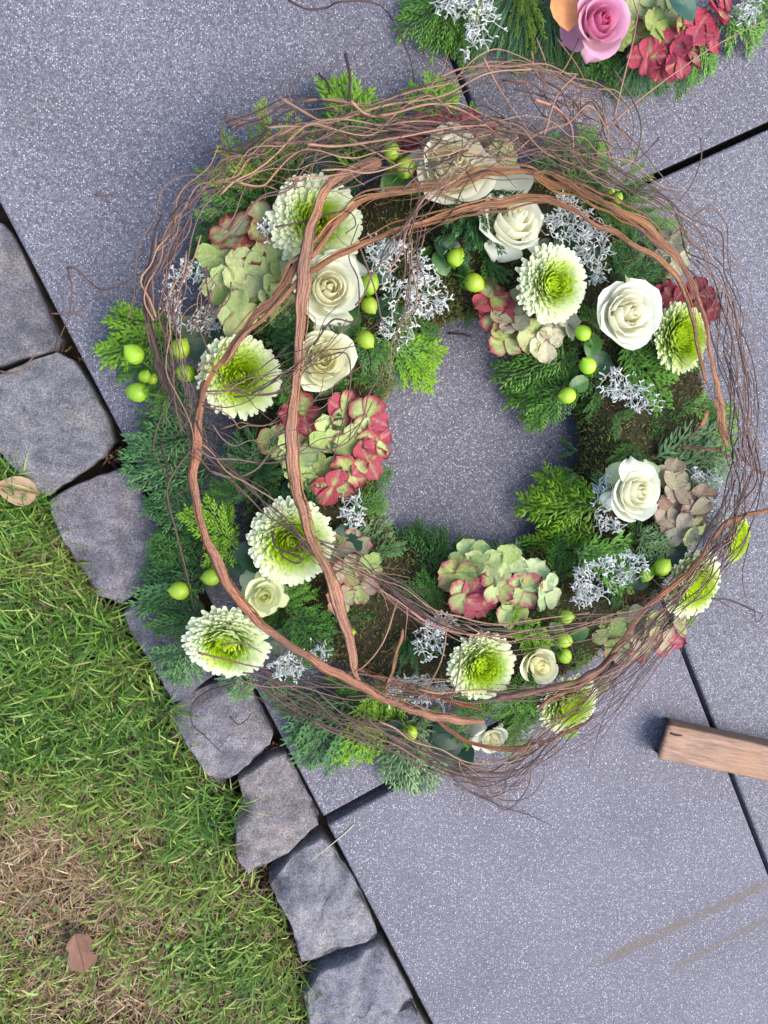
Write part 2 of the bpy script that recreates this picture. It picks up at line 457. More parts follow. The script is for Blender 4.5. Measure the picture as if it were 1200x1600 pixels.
def grass_mesh():
    V = []; Fc = []; C = []
    def blade(base, ang, L, w, lean, curl, c0, c1, k=4):
        n = len(V); d = Vector((math.cos(ang), math.sin(ang), 0)); s = Vector((-d.y, d.x, 0))
        th = lean; p = base.copy()
        for i in range(k+1):
            t = i/k; ww = w*(1-.85*t**1.6)
            V.append(tuple(p-s*ww)); V.append(tuple(p+s*ww+Vector((0, 0, w*.5)))); c = lerp(c0, c1, t); C.append(c); C.append(c)
            p = p+(d*math.sin(th)+Vector((0, 0, 1))*math.cos(th))*(L/k); th += curl/k
            if p.z < -.02: p.z = -.02
        for i in range(k): Fc.append((n+2*i, n+2*i+1, n+2*i+3, n+2*i+2))
    tufts = 0
    while tufts < 5600:
        x = U(-420, 560); y = U(560, 1900)
        if x > edge_x(y)+4: continue
        inside = -30 < x and y < 1640
        if not inside and rnd.random() < .45: continue
        tufts += 1
        dr = dryness(x, y)
        dist = edge_x(y)-x
        base = at(x, y, -.021)
        ta = U(0, 6.28); nb = rnd.randint(4, 9)
        for _ in range(nb):
            b = base+Vector((rnd.gauss(0, .004), rnd.gauss(0, .004), 0))
            dry = rnd.random() < dr*.95+.05
            a = rnd.gauss(ta, 1.1)
            if dry:
                c = rnd.choice([(.33, .24, .12), (.40, .30, .17), (.25, .15, .08), (.18, .10, .06), (.46, .37, .24), (.30, .26, .10)]); c = vary(c, .2)
                blade(b+Vector((0, 0, U(0, .004))), a, U(.010, .028), U(.0004, .0008), U(.8, 1.6), U(-.2, .9), vary(c, .1), c, 3)
            else:
                k = rnd.random()
                c = vary((.070, .175, .020), .3) if k < .5 else vary((.15, .29, .034), .25) if k < .76 else vary((.34, .42, .13), .2) if k < .9 else vary((.03, .085, .025), .2)
                if dr > .35: c = lerp(c, (.30, .36, .06), .35)
                L = U(.018, .042)*(1.15 if dist < 70 else 1)*(1-.35*dr)
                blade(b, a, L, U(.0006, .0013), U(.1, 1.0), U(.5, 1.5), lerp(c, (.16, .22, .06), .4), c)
    # thatch lying flat
    for _ in range(9000):
        x = U(-200, 540); y = U(650, 1760)
        if x > edge_x(y)-2: continue
        dr = dryness(x, y)
        if rnd.random() > .42+dr: continue
        c = vary(rnd.choice([(.36, .25, .14), (.25, .15, .09), (.46, .36, .22), (.16, .09, .05), (.3, .2, .12)]), .2)
        blade(at(x, y, -.018+U(0, .006)), U(0, 6.28), U(.008, .022), U(.0003, .0007), U(1.35, 1.65), U(-.3, .3), c, c, 2)
    # small clover-like round weed leaves among the blades
    for (cx, cy, n_) in ((270, 1500, 45), (300, 1560, 40), (330, 1440, 30), (95, 1525, 12), (60, 1450, 10)):
        for _ in range(n_):
            p = at(cx+rnd.gauss(0, 32), cy+rnd.gauss(0, 32), -.012+U(0, .008)); r = U(.0012, .0028); c = vary((.12, .23, .045), .25)
            if p.x > at(edge_x(cy), cy).x: continue
            n = len(V); V.append(tuple(p)); C.append(c)
            tl = Vector((U(-.4, .4), U(-.4, .4), 1)).normalized(); q = tl.to_track_quat('Z', 'X')
            for k in range(7):
                a = k/7*6.283; V.append(tuple(p+q@Vector((math.cos(a)*r, math.sin(a)*r*.8, r*.25)))); C.append(c)
            for k in range(7): Fc.append((n, n+1+k, n+1+(k+1) % 7))
    mb = MB(); mb.v = V; mb.f = Fc; mb.c = C; mb.st = V
    return mb
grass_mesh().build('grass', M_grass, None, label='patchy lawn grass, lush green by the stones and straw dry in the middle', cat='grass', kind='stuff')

# ------------------------------------------------------------------ loose things
def leaf_thing(px, py, z, size, ang, shape, c0, c1, label, curl=.25):
    """a fallen leaf: outline given as half-widths along its length, folded at the midrib"""
    mb = MB(); vs = []; cs = []; n = len(shape); m = 9
    q = Matrix.Rotation(ang, 3, 'Z')
    for i, (l_, r_) in enumerate(shape):
        t = i/(n-1)
        for j in range(m):
            s = j/(m-1)*2-1
            wv = (l_ if s < 0 else r_)*abs(s)
            x = (t-.5)*size; y = math.copysign(wv*size, s) if s else 0
            zz = curl*size*(abs(s)**1.5*.35*wv+.5*(t-.5)**2)+.05*size*mn.noise(Vector((t*4, s*3, size*100)))
            vs.append(q@Vector((x, y, zz))); cs.append(vary(lerp(c0, c1, clamp(abs(s)*.7+.2*mn.noise(Vector((t*6, s*4, 3))))), .06))
    fs = [(i*m+j, (i+1)*m+j, (i+1)*m+j+1, i*m+j+1) for i in range(n-1) for j in range(m-1)]
    mb.add(vs, fs, cs)
    root = bpy.data.objects.new('fallen_leaf', None); COL.objects.link(root); root.location = at(px, py, z)
    tag(root, label, 'leaf', None)
    mb.build('leaf_blade', M_dry, root)
    v = MB(); tube(v, [q@Vector(((-.5+k/8*1.0)*size, 0, .0012+curl*size*.5*(k/8-.5)**2)) for k in range(9)], lambda t: .0007*(1-t*.7), 4, lerp(c0, (.3, .15, .08), .6))
    v.build('midrib', M_dry, root)
leaf_thing(24, 764, .001, .036, 2.9, [(.02, .02), (.2, .25), (.28, .33), (.3, .34), (.27, .3), (.18, .22), (.08, .08), (.01, .01)], (.36, .235, .13), (.42, .30, .19),
           'pale tan fallen leaf lying at the lawn edge below the stones at far left')
leaf_thing(127, 1487, -.001, .036, 1.75, [(.06, .1), (.26, .28), (.33, .36), (.2, .34), (.24, .26), (.32, .3), (.28, .22), (.05, .06)], (.21, .105, .068), (.16, .085, .055),
           'reddish brown fallen leaf lying on the dry patch of grass')
def stick(pts, r, col, label, name='twig_fragment'):
    mb = MB(); tube(mb, smooth_path([at(x, y, r) for x, y in pts], 10), lambda t: r*(1-.5*t), 5, col)
    mb.build(name, M_twig, None, label=label, cat='twig')
stick([(150, 303), (163, 306), (176, 303)], .0009, (.13, .075, .06), 'tiny dry twig bit lying alone on the slab left of the wreath')
stick([(700, 521), (722, 523), (738, 527)], .0009, (.05, .025, .02), 'short dark twig piece on the slab inside the wreath, below the moss')
stick([(486, 1345), (505, 1330), (535, 1305), (553, 1288)][::-1], .0006, (.45, .42, .3), 'thin pale straw lying across the joint between stone and slab corner', 'straw')

# wooden beam at the right edge
def beam():
    # top-face corners in the photo: left end (1030..1025, 1128..1185), running off to the right
    H = .023
    A = at(1028, 1186, H); B = at(1200, 1221, H); C_ = at(1040, 1131, H)
    d = (B-A); d.z = 0; d.normalize(); s = Vector((-d.y, d.x, 0)); W = (C_-A).dot(s)
    root = bpy.data.objects.new('wooden_beam', None); COL.objects.link(root)
    root.location = (A.x, A.y, 0); root.rotation_euler = (0, 0, math.atan2(d.y, d.x))
    tag(root, 'weathered brown wooden beam end lying on the slabs at the right edge', 'wooden beam')
    L = .62; ch = .0022
    mb = MB(); vs = []; cs = []
    nx = 40
    prof = [(0, 0), (0, H-ch), (ch*.3, H-ch*.3), (ch, H), (W*.25, H), (W*.5, H), (W*.75, H), (W-ch, H), (W-ch*.3, H-ch*.3), (W, H-ch), (W, 0)]
    for i in range(nx+1):
        x = L*(i/nx)**1.6
        ins = ch*.9 if i == 0 else 0
        for (y, z) in prof:
            yy = clamp(y, ins, W-ins); zz = min(z, H-ins)
            yy += .0007*mn.noise(Vector((x*40, y*90, z*90)))
            vs.append((x+(.0012*mn.noise(Vector((0, y*200, z*200))) if i == 0 else 0)+(.014*(1-z/H) if i < 3 else 0), yy, zz)); 
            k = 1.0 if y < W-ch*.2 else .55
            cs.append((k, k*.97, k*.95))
    m = len(prof)
    fs = [(i*m+j, (i+1)*m+j, (i+1)*m+j+1, i*m+j+1) for i in range(nx) for j in range(m-1)]
    fs.append(tuple(range(m)))
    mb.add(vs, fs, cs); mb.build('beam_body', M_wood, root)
    k = MB()
    for a in range(3): tube(k, smooth_path([Vector((.004, W*.80-a*.0006, H+.0002)), Vector((.010, W*.785-a*.0008, H+.0002)), Vector((.017, W*.79-a*.0004, H+.0002))], 8), .0004, 4, (.02, .012, .01))
    k.build('dark_crack', M_twig, root)
beam()

# ------------------------------------------------------------------ the wreath
wreath = bpy.data.objects.new('flower_wreath', None); COL.objects.link(wreath)
tag(wreath, 'round autumn wreath of white roses, green chrysanthemums, conifer and bare twigs on the slabs', 'wreath')
arr = bpy.data.objects.new('flower_arrangement', None); COL.objects.link(arr)
tag(arr, 'second flower arrangement with a pink rose and red hydrangea at the top edge', 'flower arrangement')

RC, RX, RY, RZ = (745, 680), 258, 298, .020
def ring(phi, rho=1.0):
    c, s_ = math.cos(phi), math.sin(phi)
    rho *= 1+.10*math.exp(-(((phi % 6.2832)-3.85)/.38)**2)
    c = math.copysign(abs(c)**.92, c); s_ = math.copysign(abs(s_)**.92, s_)
    return at(RC[0]+RX*rho*c, RC[1]-RY*rho*s_, RZ)
A_W, A_H = .055, .022
def ring_surf(phi, th):
    c = ring(phi); o = ring(phi, 1.3)-c; o.z = 0; o.normalize()
    lump = 1+.09*mn.noise(Vector((math.cos(phi)*5, math.sin(phi)*5, th*1.3)))+.05*mn.noise(Vector((math.cos(phi)*17, math.sin(phi)*17, th*3)))
    p = c+o*math.cos(th)*A_W*lump+Vector((0, 0, math.sin(th)*A_H*lump))
    nrm = (o*math.cos(th)+Vector((0, 0, math.sin(th)))).normalized()
    return p, nrm
mb = MB(); vs = []; cs = []; NP, NT = 160, 24
for i in range(NP):
    for j in range(NT):
        p, _ = ring_surf(i/NP*6.2832, j/NT*6.2832); p.z = max(p.z, .0015)
        vs.append(p); cs.append(lerp((.022, .028, .007), (.035, .022, .010), clamp(.5+mn.noise(p*30))))
mb.add(vs, [(i*NT+j, ((i+1) % NP)*NT+j, ((i+1) % NP)*NT+(j+1) % NT, i*NT+(j+1) % NT) for i in range(NP) for j in range(NT)], cs)
mb.build('moss_ring', M_moss, wreath)
mb = MB()
for _ in range(26000):
    p, nn = ring_surf(U(0, 6.2832), U(-.5, 3.6))
    if p.z < .003: continue
    d = (nn*.5+Vector((U(-1, 1), U(-1, 1), U(-.6, .9)))).normalized()
    k = clamp(.5+.9*mn.noise(p*38))
    c = vary(lerp(rnd.choice([(.13, .18, .022), (.09, .13, .018), (.20, .25, .045)]), rnd.choice([(.10, .055, .025), (.07, .045, .02), (.22, .15, .06)]), k), .25)
    spindle(mb, p, d, U(.003, .009), U(.0003, .0007), c, vary(c, .2))
mb.build('moss_tufts', M_moss, wreath, kind='stuff')

# ---- conifer fronds: variants shared by many objects
def frond_mesh(kind, seed):
    r = random.Random(seed); mb = MB()
    K = dict(lace=(.36, 7, .16, .038, (.03, .09, .008), (.23, .44, .022)),
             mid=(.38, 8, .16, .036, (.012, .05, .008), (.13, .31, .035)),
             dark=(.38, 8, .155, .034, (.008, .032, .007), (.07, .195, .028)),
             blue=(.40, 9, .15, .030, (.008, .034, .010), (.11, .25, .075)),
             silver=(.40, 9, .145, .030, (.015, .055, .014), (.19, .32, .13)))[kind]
    wid, nb, tl, tw, c0, c1 = K
    bend = r.uniform(-.12, .12); droop = r.uniform(.08, .22)
    def ax(t): return Vector((t, bend*t*t+.02*math.sin(t*9+seed), .06*math.sin(t*3)-droop*t*t))
    def prof(t): return (math.sin(min(1, t*1.6+.12)*math.pi/2))*(1-t)**.62
    prev = ax(0)
    for i in range(1, 15):
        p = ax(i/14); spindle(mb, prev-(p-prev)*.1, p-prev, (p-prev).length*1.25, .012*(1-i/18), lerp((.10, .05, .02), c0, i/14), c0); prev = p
    for i in range(nb*2):
        t = .05+.92*i/(nb*2); sd = 1 if i % 2 else -1
        b = ax(t); L = wid*prof(t)*r.uniform(.82, 1.15)+.05
        a0 = math.radians(r.uniform(42, 58)-14*t)*sd; T = (ax(t+.01)-ax(t)).normalized()
        base_a = math.atan2(T.y, T.x)
        steps = max(2, int(L/.070)); p = b
        zt = r.uniform(-.25, .25)
        for k in range(steps):
            q = k/steps
            aa = base_a+a0*(1-.35*q); d = Vector((math.cos(aa), math.sin(aa), zt-.35*q)).normalized()
            ln = L/steps
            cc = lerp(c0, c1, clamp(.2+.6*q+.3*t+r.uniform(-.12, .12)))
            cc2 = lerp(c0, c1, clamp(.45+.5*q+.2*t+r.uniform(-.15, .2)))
            spindle(mb, p, d, ln*1.35, tw*.62, cc, cc2)
            for s2 in (1, -1):
                if r.random() < .06: continue
                a2 = aa+s2*math.radians(r.uniform(30, 48)); d2 = Vector((math.cos(a2), math.sin(a2), r.uniform(-.25, .45)))
                l2 = tl*(1-.55*q)*r.uniform(.7, 1.2)*(1-.3*t)
                spindle(mb, p+d*ln*.4, d2, l2, tw*.5, cc, cc2, d*l2*.18)
            p = p+d*ln
        spindle(mb, p, d, tl*.6, tw*.5, cc2, lerp(cc2, c1, .7))
    return mb
def juniper_mesh(seed, c0, c1):
    r = random.Random(seed); mb = MB()
    for b in range(9):
        a = r.uniform(-.8, .8); el = r.uniform(-.1, .7); L = r.uniform(.55, 1)
        d = Vector((math.cos(a)*math.cos(el), math.sin(a)*math.cos(el), math.sin(el)))
        p = Vector((r.uniform(0, .2), r.uniform(-.08, .08), 0))
        n = int(L/.04)
        for k in range(n):
            q = k/n; p2 = p+d*(L*q)
            for j in range(4):
                aa = r.uniform(0, 6.28); s = d.cross(Vector((0, 0, 1))).normalized(); u = s.cross(d)
                dd = (d*1.0+s*math.cos(aa)*.8+u*math.sin(aa)*.8)
                c = lerp(c0, c1, clamp(q*.8+r.uniform(-.1, .3)))
                spindle(mb, p2, dd, r.uniform(.07, .11), .012, c, lerp(c, c1, .5))
    return mb
def pine_mesh(seed):
    r = random.Random(seed); mb = MB()
    for b in range(46):
        a = r.gauss(0, .38); el = r.uniform(-.1, .5); L = r.uniform(.6, 1.05)
        d = Vector((math.cos(a)*math.cos(el), math.sin(a)*math.cos(el), math.sin(el)*.6))
        c = vary((.10, .22, .10), .25)
        p = Vector((r.uniform(-.15, .25), r.uniform(-.06, .06), r.uniform(0, .05)))
        spindle(mb, p, d, L, .008, lerp(c, (.05, .1, .03), .5), c, Vector((0, 0, -.12*L)))
    return mb
VAR = {}
for k in ('lace', 'mid', 'dark', 'blue', 'silver'):
    VAR[k] = [frond_mesh(k, 31*i+len(k)).mesh('conifer_sprig', M_frond, False) for i in range(5)]
VAR['juniper'] = [juniper_mesh(i, (.03, .09, .02), (.12, .26, .04)).mesh('juniper_sprig', M_frond, False) for i in range(4)]
VAR['jdark'] = [juniper_mesh(i+9, (.015, .055, .02), (.05, .15, .04)).mesh('juniper_sprig', M_frond, False) for i in range(4)]
VAR['jlime'] = [juniper_mesh(i+19, (.07, .14, .015), (.30, .42, .05)).mesh('juniper_sprig', M_frond, False) for i in range(3)]
VAR['pine'] = [pine_mesh(i).mesh('pine_sprig', M_frond, False) for i in range(3)]

def frond(parent, x0, y0, x1, y1, kind, z0=.04, z1=.03, wf=1.0, roll=None, jit=6):
    x0 += U(-jit, jit); y0 += U(-jit, jit); x1 += U(-jit, jit); y1 += U(-jit, jit)
    a = at(x0, y0, z0); b = at(x1, y1, z1)
    d = b-a; L = d.length
    me = rnd.choice(VAR[kind])
    X = d.normalized(); Y = Vector((0, 0, 1)).cross(X).normalized(); Z = X.cross(Y)
    rl = U(-.3, .3) if roll is None else roll
    M = Matrix((X, Y, Z)).transposed() @ Matrix.Rotation(rl, 3, 'X') @ Matrix.Diagonal((L, L*wf*rnd.choice((1, -1)), L))
    nm = {'pine': 'pine_sprig', 'juniper': 'juniper_sprig', 'jdark': 'juniper_sprig', 'jlime': 'juniper_sprig'}.get(kind, 'conifer_sprig')
    o = link(nm, me, parent)
    o.matrix_local = Matrix.Translation(a) @ M.to_4x4()
    return o
def fan(parent, x0, y0, x1, y1, kind, n=3, spread=.5, z0=.04, z1=.02, wf=1.0):
    """a bunch of fronds springing from one point"""
    n = n-1 if n > 3 else n
    dx, dy = x1-x0, y1-y0
    for i in range(n):
        a = (i/(max(1, n-1))-.5)*spread*2 if n > 1 else 0
        k = U(.8, 1.08) if i else 1.0
        a += U(-.08, .08)
        ex = x0+(dx*math.cos(a)-dy*math.sin(a))*k; ey = y0+(dx*math.sin(a)+dy*math.cos(a))*k
        frond(parent, x0, y0, ex, ey, kind, z0+U(-.004, .006), z1+U(-.004, .008), wf)

FANS = [  # base, tip, kind, count, spread, z0, z1
 (285, 520, 148, 505, 'lace', 3, .28, .035, .018), (290, 530, 170, 550, 'mid', 3, .35, .03, .012), (270, 600, 235, 640, 'mid', 2, .3, .03, .02),
 (325, 680, 192, 645, 'blue', 3, .35, .03, .012), (330, 740, 200, 705, 'blue', 3, .35, .03, .012), (320, 800, 225, 760, 'blue', 3, .4, .035, .012),
 (340, 850, 228, 830, 'dark', 3, .35, .03, .01), (330, 900, 205, 935, 'blue', 4, .28, .03, .008), (330, 880, 232, 880, 'dark', 3, .3, .03, .01),
 (320, 960, 230, 965, 'dark', 3, .3, .03, .01), (320, 1000, 245, 1062, 'blue', 3, .25, .03, .008), (380, 1040, 360, 1095, 'silver', 2, .4, .03, .01), (450, 1050, 425, 1105, 'blue', 3, .5, .03, .01),
 (500, 1080, 450, 1165, 'blue', 3, .4, .03, .01), (540, 1090, 490, 1195, 'blue', 4, .35, .03, .01), (570, 1100, 555, 1190, 'lace', 3, .3, .03, .01), (600, 1110, 590, 1185, 'lace', 2, .3, .03, .012),
 (640, 1120, 628, 1240, 'silver', 3, .22, .032, .01), (660, 1110, 685, 1210, 'silver', 3, .35, .032, .01), (610, 1060, 590, 1130, 'lace', 3, .5, .04, .03),
 (440, 300, 388, 205, 'jlime', 3, .35, .04, .025), (430, 330, 335, 255, 'juniper', 3, .35, .04, .02), (400, 360, 320, 330, 'juniper', 3, .3, .04, .02), (380, 390, 285, 385, 'dark', 3, .4, .035, .015),
 (420, 290, 350, 290, 'mid', 3, .5, .04, .025), (480, 290, 440, 220, 'dark', 3, .5, .04, .02), (490, 300, 420, 260, 'jdark', 2, .4, .04, .03),
 (565, 270, 548, 112, 'lace', 4, .22, .04, .02), (570, 250, 520, 160, 'mid', 3, .4, .04, .02), (610, 240, 585, 150, 'mid', 3, .4, .04, .02), (560, 290, 505, 235, 'dark', 3, .5, .04, .03),
 (690, 200, 672, 112, 'lace', 3, .35, .035, .015), (670, 220, 640, 170, 'mid', 2, .5, .035, .02), (720, 200, 730, 150, 'mid', 2, .5, .03, .02),
 (870, 290, 962, 228, 'mid', 3, .3, .035, .018), (880, 310, 970, 265, 'dark', 3, .4, .035, .02), (840, 270, 905, 230, 'mid', 3, .5, .03, .02), (930, 330, 1010, 320, 'juniper', 3, .4, .04, .02),
 (985, 420, 945, 375, 'dark', 2, .5, .045, .04), (985, 430, 1065, 425, 'blue', 4, .45, .045, .04), (960, 440, 990, 380, 'blue', 3, .5, .045, .04), (1010, 360, 1060, 385, 'mid', 3, .5, .04, .02),
 (735, 290, 742, 405, 'jdark', 4, .35, .062, .06), (745, 330, 700, 380, 'jdark', 3, .5, .06, .055), (720, 320, 760, 300, 'jdark', 2, .4, .065, .065),
 (590, 530, 692, 548, 'mid', 4, .4, .04, .02), (610, 545, 690, 590, 'lace', 3, .35, .035, .015), (590, 560, 640, 590, 'silver', 2, .4, .035, .015), (560, 560, 600, 610, 'blue', 3, .5, .04, .02),
 (640, 490, 695, 505, 'dark', 2, .4, .035, .02), (560, 520, 590, 580, 'dark', 2, .5, .05, .045),
 (885, 560, 775, 572, 'mid', 5, .4, .045, .015), (890, 600, 800, 640, 'mid', 5, .35, .045, .012), (900, 625, 822, 645, 'blue', 3, .3, .04, .012), (930, 590, 890, 650, 'dark', 2, .5, .045, .02),
 (970, 540, 1072, 600, 'mid', 4, .3, .055, .045), (980, 555, 1030, 600, 'dark', 2, .5, .055, .045),
 (1005, 740, 1030, 690, 'blue', 3, .5, .045, .035), (1020, 720, 1150, 705, 'silver', 4, .3, .045, .025), (1030, 730, 1140, 740, 'blue', 3, .3, .045, .02), (1060, 640, 1110, 600, 'mid', 3, .5, .035, .02), (1080, 680, 1150, 650, 'mid', 3, .5, .03, .02),
 (940, 790, 808, 765, 'lace', 5, .3, .05, .015), (935, 840, 825, 820, 'lace', 4, .28, .045, .012), (930, 860, 830, 870, 'mid', 4, .3, .045, .012), (900, 860, 1000, 880, 'mid', 3, .3, .055, .05), (860, 900, 900, 850, 'dark', 2, .5, .04, .04),
 (990, 840, 1065, 850, 'silver', 3, .35, .055, .045), (1070, 860, 1050, 820, 'blue', 2, .5, .05, .045),
 (680, 900, 650, 808, 'dark', 5, .4, .04, .012), (670, 920, 630, 860, 'dark', 4, .4, .04, .012), (720, 900, 700, 840, 'dark', 3, .5, .04, .015), (790, 890, 790, 835, 'blue', 4, .7, .04, .012), (770, 900, 760, 850, 'dark', 2, .5, .04, .015),
 (555, 830, 628, 822, 'silver', 4, .6, .04, .015), (545, 800, 578, 745, 'dark', 3, .5, .045, .02), (500, 790, 480, 760, 'blue', 3, .6, .05, .045),
 (450, 960, 525, 1005, 'dark', 5, .5, .05, .045), (440, 940, 500, 930, 'mid', 3, .5, .052, .048), (420, 980, 430, 1010, 'dark', 2, .5, .045, .04),
 (365, 850, 308, 780, 'lace', 4, .5, .05, .045), (360, 830, 325, 890, 'lace', 3, .4, .045, .04), (420, 740, 350, 690, 'jdark', 4, .4, .045, .05), (400, 740, 440, 700, 'jdark', 4, .6, .05, .055), (380, 780, 330, 750, 'dark', 3, .5, .045, .04), (420, 760, 400, 800, 'jdark', 3, .6, .05, .05),
 (430, 560, 440, 640, 'dark', 3, .3, .055, .05), (420, 520, 480, 490, 'jdark', 4, .5, .055, .055), (400, 530, 430, 470, 'dark', 2, .5, .05, .05), (340, 500, 300, 540, 'dark', 2, .5, .04, .03), (470, 520, 440, 570, 'jdark', 3, .5, .055, .055),
 (815, 970, 840, 1025, 'lace', 3, .4, .06, .06), (790, 985, 830, 960, 'lace', 2, .5, .06, .06), (830, 1095, 770, 1135, 'mid', 4, .45, .05, .045), (820, 1085, 830, 1140, 'mid', 4, .6, .05, .04), (770, 1105, 700, 1100, 'mid', 3, .5, .05, .045), (640, 1000, 630, 1050, 'jdark', 3, .6, .05, .05), (780, 1080, 850, 1075, 'mid', 2, .4, .055, .055),
 (900, 1010, 905, 1050, 'dark', 3, .6, .04, .02), (915, 1060, 940, 1090, 'mid', 2, .5, .03, .015), (880, 1120, 880, 1155, 'lace', 2, .5, .03, .015), (1040, 960, 1080, 985, 'mid', 2, .5, .03, .02),
 (905, 560, 880, 610, 'dark', 4, .9, .045, .035), (930, 620, 895, 640, 'dark', 3, .8, .04, .02), (905, 520, 860, 540, 'dark', 3, .7, .045, .03), (890, 540, 850, 590, 'mid', 3, .5, .04, .02), (900, 740, 870, 760, 'mid', 3, .5, .04, .02), (1010, 660, 1060, 690, 'dark', 2, .5, .04, .03),
 (430, 960, 400, 1000, 'dark', 3, .7, .035, .02), (450, 950, 430, 1000, 'mid', 3, .7, .035, .03), (640, 930, 600, 900, 'dark', 3, .6, .035, .02), (590, 870, 600, 900, 'dark', 2, .5, .035, .02), (720, 1140, 720, 1180, 'mid', 3, .6, .035, .02), (800, 1130, 820, 1175, 'mid', 2, .4, .03, .015), (570, 1060, 520, 1100, 'mid', 3, .5, .03, .015), (470, 1040, 430, 1060, 'dark', 3, .6, .035, .02), (1000, 700, 960, 740, 'dark', 2, .5, .045, .045), (1060, 560, 1100, 560, 'dark', 3, .6, .03, .015),
 (600, 900, 622, 850, 'mid', 3, .5, .035, .012), (900, 700, 872, 700, 'dark', 2, .7, .035, .015), (860, 890, 850, 850, 'lace', 3, .6, .035, .015), (740, 480, 720, 500, 'dark', 2, .6, .03, .015), (960, 650, 990, 670, 'dark', 2, .8, .045, .045), (540, 960, 570, 1000, 'dark', 2, .6, .042, .042),
 (600, 600, 560, 620, 'dark', 2, .6, .045, .045), (570, 770, 590, 720, 'dark', 2, .5, .03, .015),
]
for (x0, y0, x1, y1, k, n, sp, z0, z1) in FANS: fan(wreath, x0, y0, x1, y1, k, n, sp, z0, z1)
# loose dark filling between the flowers, leaving the bare moss windows open
windows = [(960, 690, 85), (600, 985, 75), (690, 475, 60), (390, 655, 50), (850, 420, 30), (620, 350, 45)]
cnt = 0
while cnt < 60:
    ph = U(0, 6.2832); rr = U(.86, 1.2)
    x = RC[0]+RX*rr*math.cos(ph); y = RC[1]-RY*rr*math.sin(ph)
    if any((x-a)**2+(y-b)**2 < c*c for a, b, c in windows): continue
    a = U(0, 6.28); L = U(45, 75)
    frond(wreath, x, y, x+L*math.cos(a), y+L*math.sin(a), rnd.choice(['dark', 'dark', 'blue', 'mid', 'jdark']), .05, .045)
    cnt += 1

# ---- silver cushion bush
def silver(parent, x, y, rx, ry, n, z=.06, seed=0, amp=.012):
    r = random.Random(seed+x); mb = MB()
    c = at(x, y, z)
    def grow(p, d, depth, L):
        if depth == 0: return
        m = r.randint(1, 2)
        for _ in range(m):
            l_ = L*r.uniform(.6, 1.25)
            q = p+d*l_
            dx, dy = (q.x-c.x)/(rx*MM*.93), (q.y-c.y)/(ry*MM*.93)
            if dx*dx+dy*dy > 1.15: d = (d*.3+(c-q).normalized()).normalized(); q = p+d*l_*.6
            q.z = max(min(q.z, z+amp), z-amp)
            w = vary((.42, .44, .41), .18)
            tube(mb, [p, (p+q)/2+Vector((r.uniform(-1, 1), r.uniform(-1, 1), r.uniform(-1, 1)))*l_*.10, q], .00038*r.uniform(.8, 1.2), 4, w, 1, None, True)
            p = q
            d = (d+Vector((r.uniform(-.5, .5), r.uniform(-.5, .5), r.uniform(-.35, .35)))).normalized()
        for s in (1, -1):
            if r.random() < .85:
                a = r.uniform(.5, 1.1)*s; d2 = Matrix.Rotation(a, 3, 'Z')@d; d2.z += r.uniform(-.4, .5); d2.normalize()
                if depth == 1:
                    tube(mb, [p, p+d2*r.uniform(.0020, .0040)], .00055, 4, vary((.60, .62, .58), .12))
                else: grow(p, d2, depth-1, L*.85)
    for i in range(int(n*1.35)):
        a = r.uniform(0, 6.28); q = math.sqrt(r.random())*.8
        p = c+Vector((math.cos(a)*rx*MM*q, math.sin(a)*ry*MM*q, r.uniform(-amp, amp)))
        a += r.uniform(-.9, .9)
        grow(p, Vector((math.cos(a), math.sin(a), r.uniform(-.2, .4))).normalized(), 3, .0058)
    return mb.build('silver_bush_sprig', M_silver, parent, False)
for i, (x, y, rx, ry, n, z) in enumerate([
  (625, 420, 45, 42, 26, .062), (665, 460, 34, 35, 20, .055), (620, 510, 28, 34, 12, .05), (590, 390, 22, 20, 7, .065), (300, 465, 42, 50, 24, .045), (330, 500, 20, 22, 6, .045), (412, 358, 13, 17, 3, .065),
  (890, 350, 45, 28, 22, .06), (925, 385, 32, 38, 18, .055), (885, 320, 30, 15, 6, .06), (935, 430, 18, 18, 5, .055), (965, 600, 42, 28, 15, .055), (1000, 620, 30, 26, 10, .052),
  (945, 775, 20, 40, 9, .058), (950, 820, 28, 20, 7, .055), (935, 905, 48, 38, 24, .06), (980, 885, 35, 26, 11, .062), (915, 930, 30, 22, 9, .055), (1110, 760, 30, 28, 12, .05), (1120, 800, 22, 26, 8, .045),
  (640, 1080, 44, 30, 22, .058), (670, 1000, 30, 34, 14, .058), (690, 970, 30, 14, 6, .06), (690, 1085, 26, 24, 8, .055), (455, 1038, 36, 20, 11, .055), (500, 1015, 22, 18, 5, .055), (553, 795, 22, 30, 9, .055), (535, 765, 14, 12, 3, .05),
  (828, 1150, 18, 14, 4, .05), (1085, 740, 16, 16, 4, .05)]):
    silver(wreath, x, y, rx, ry, n, z, i)

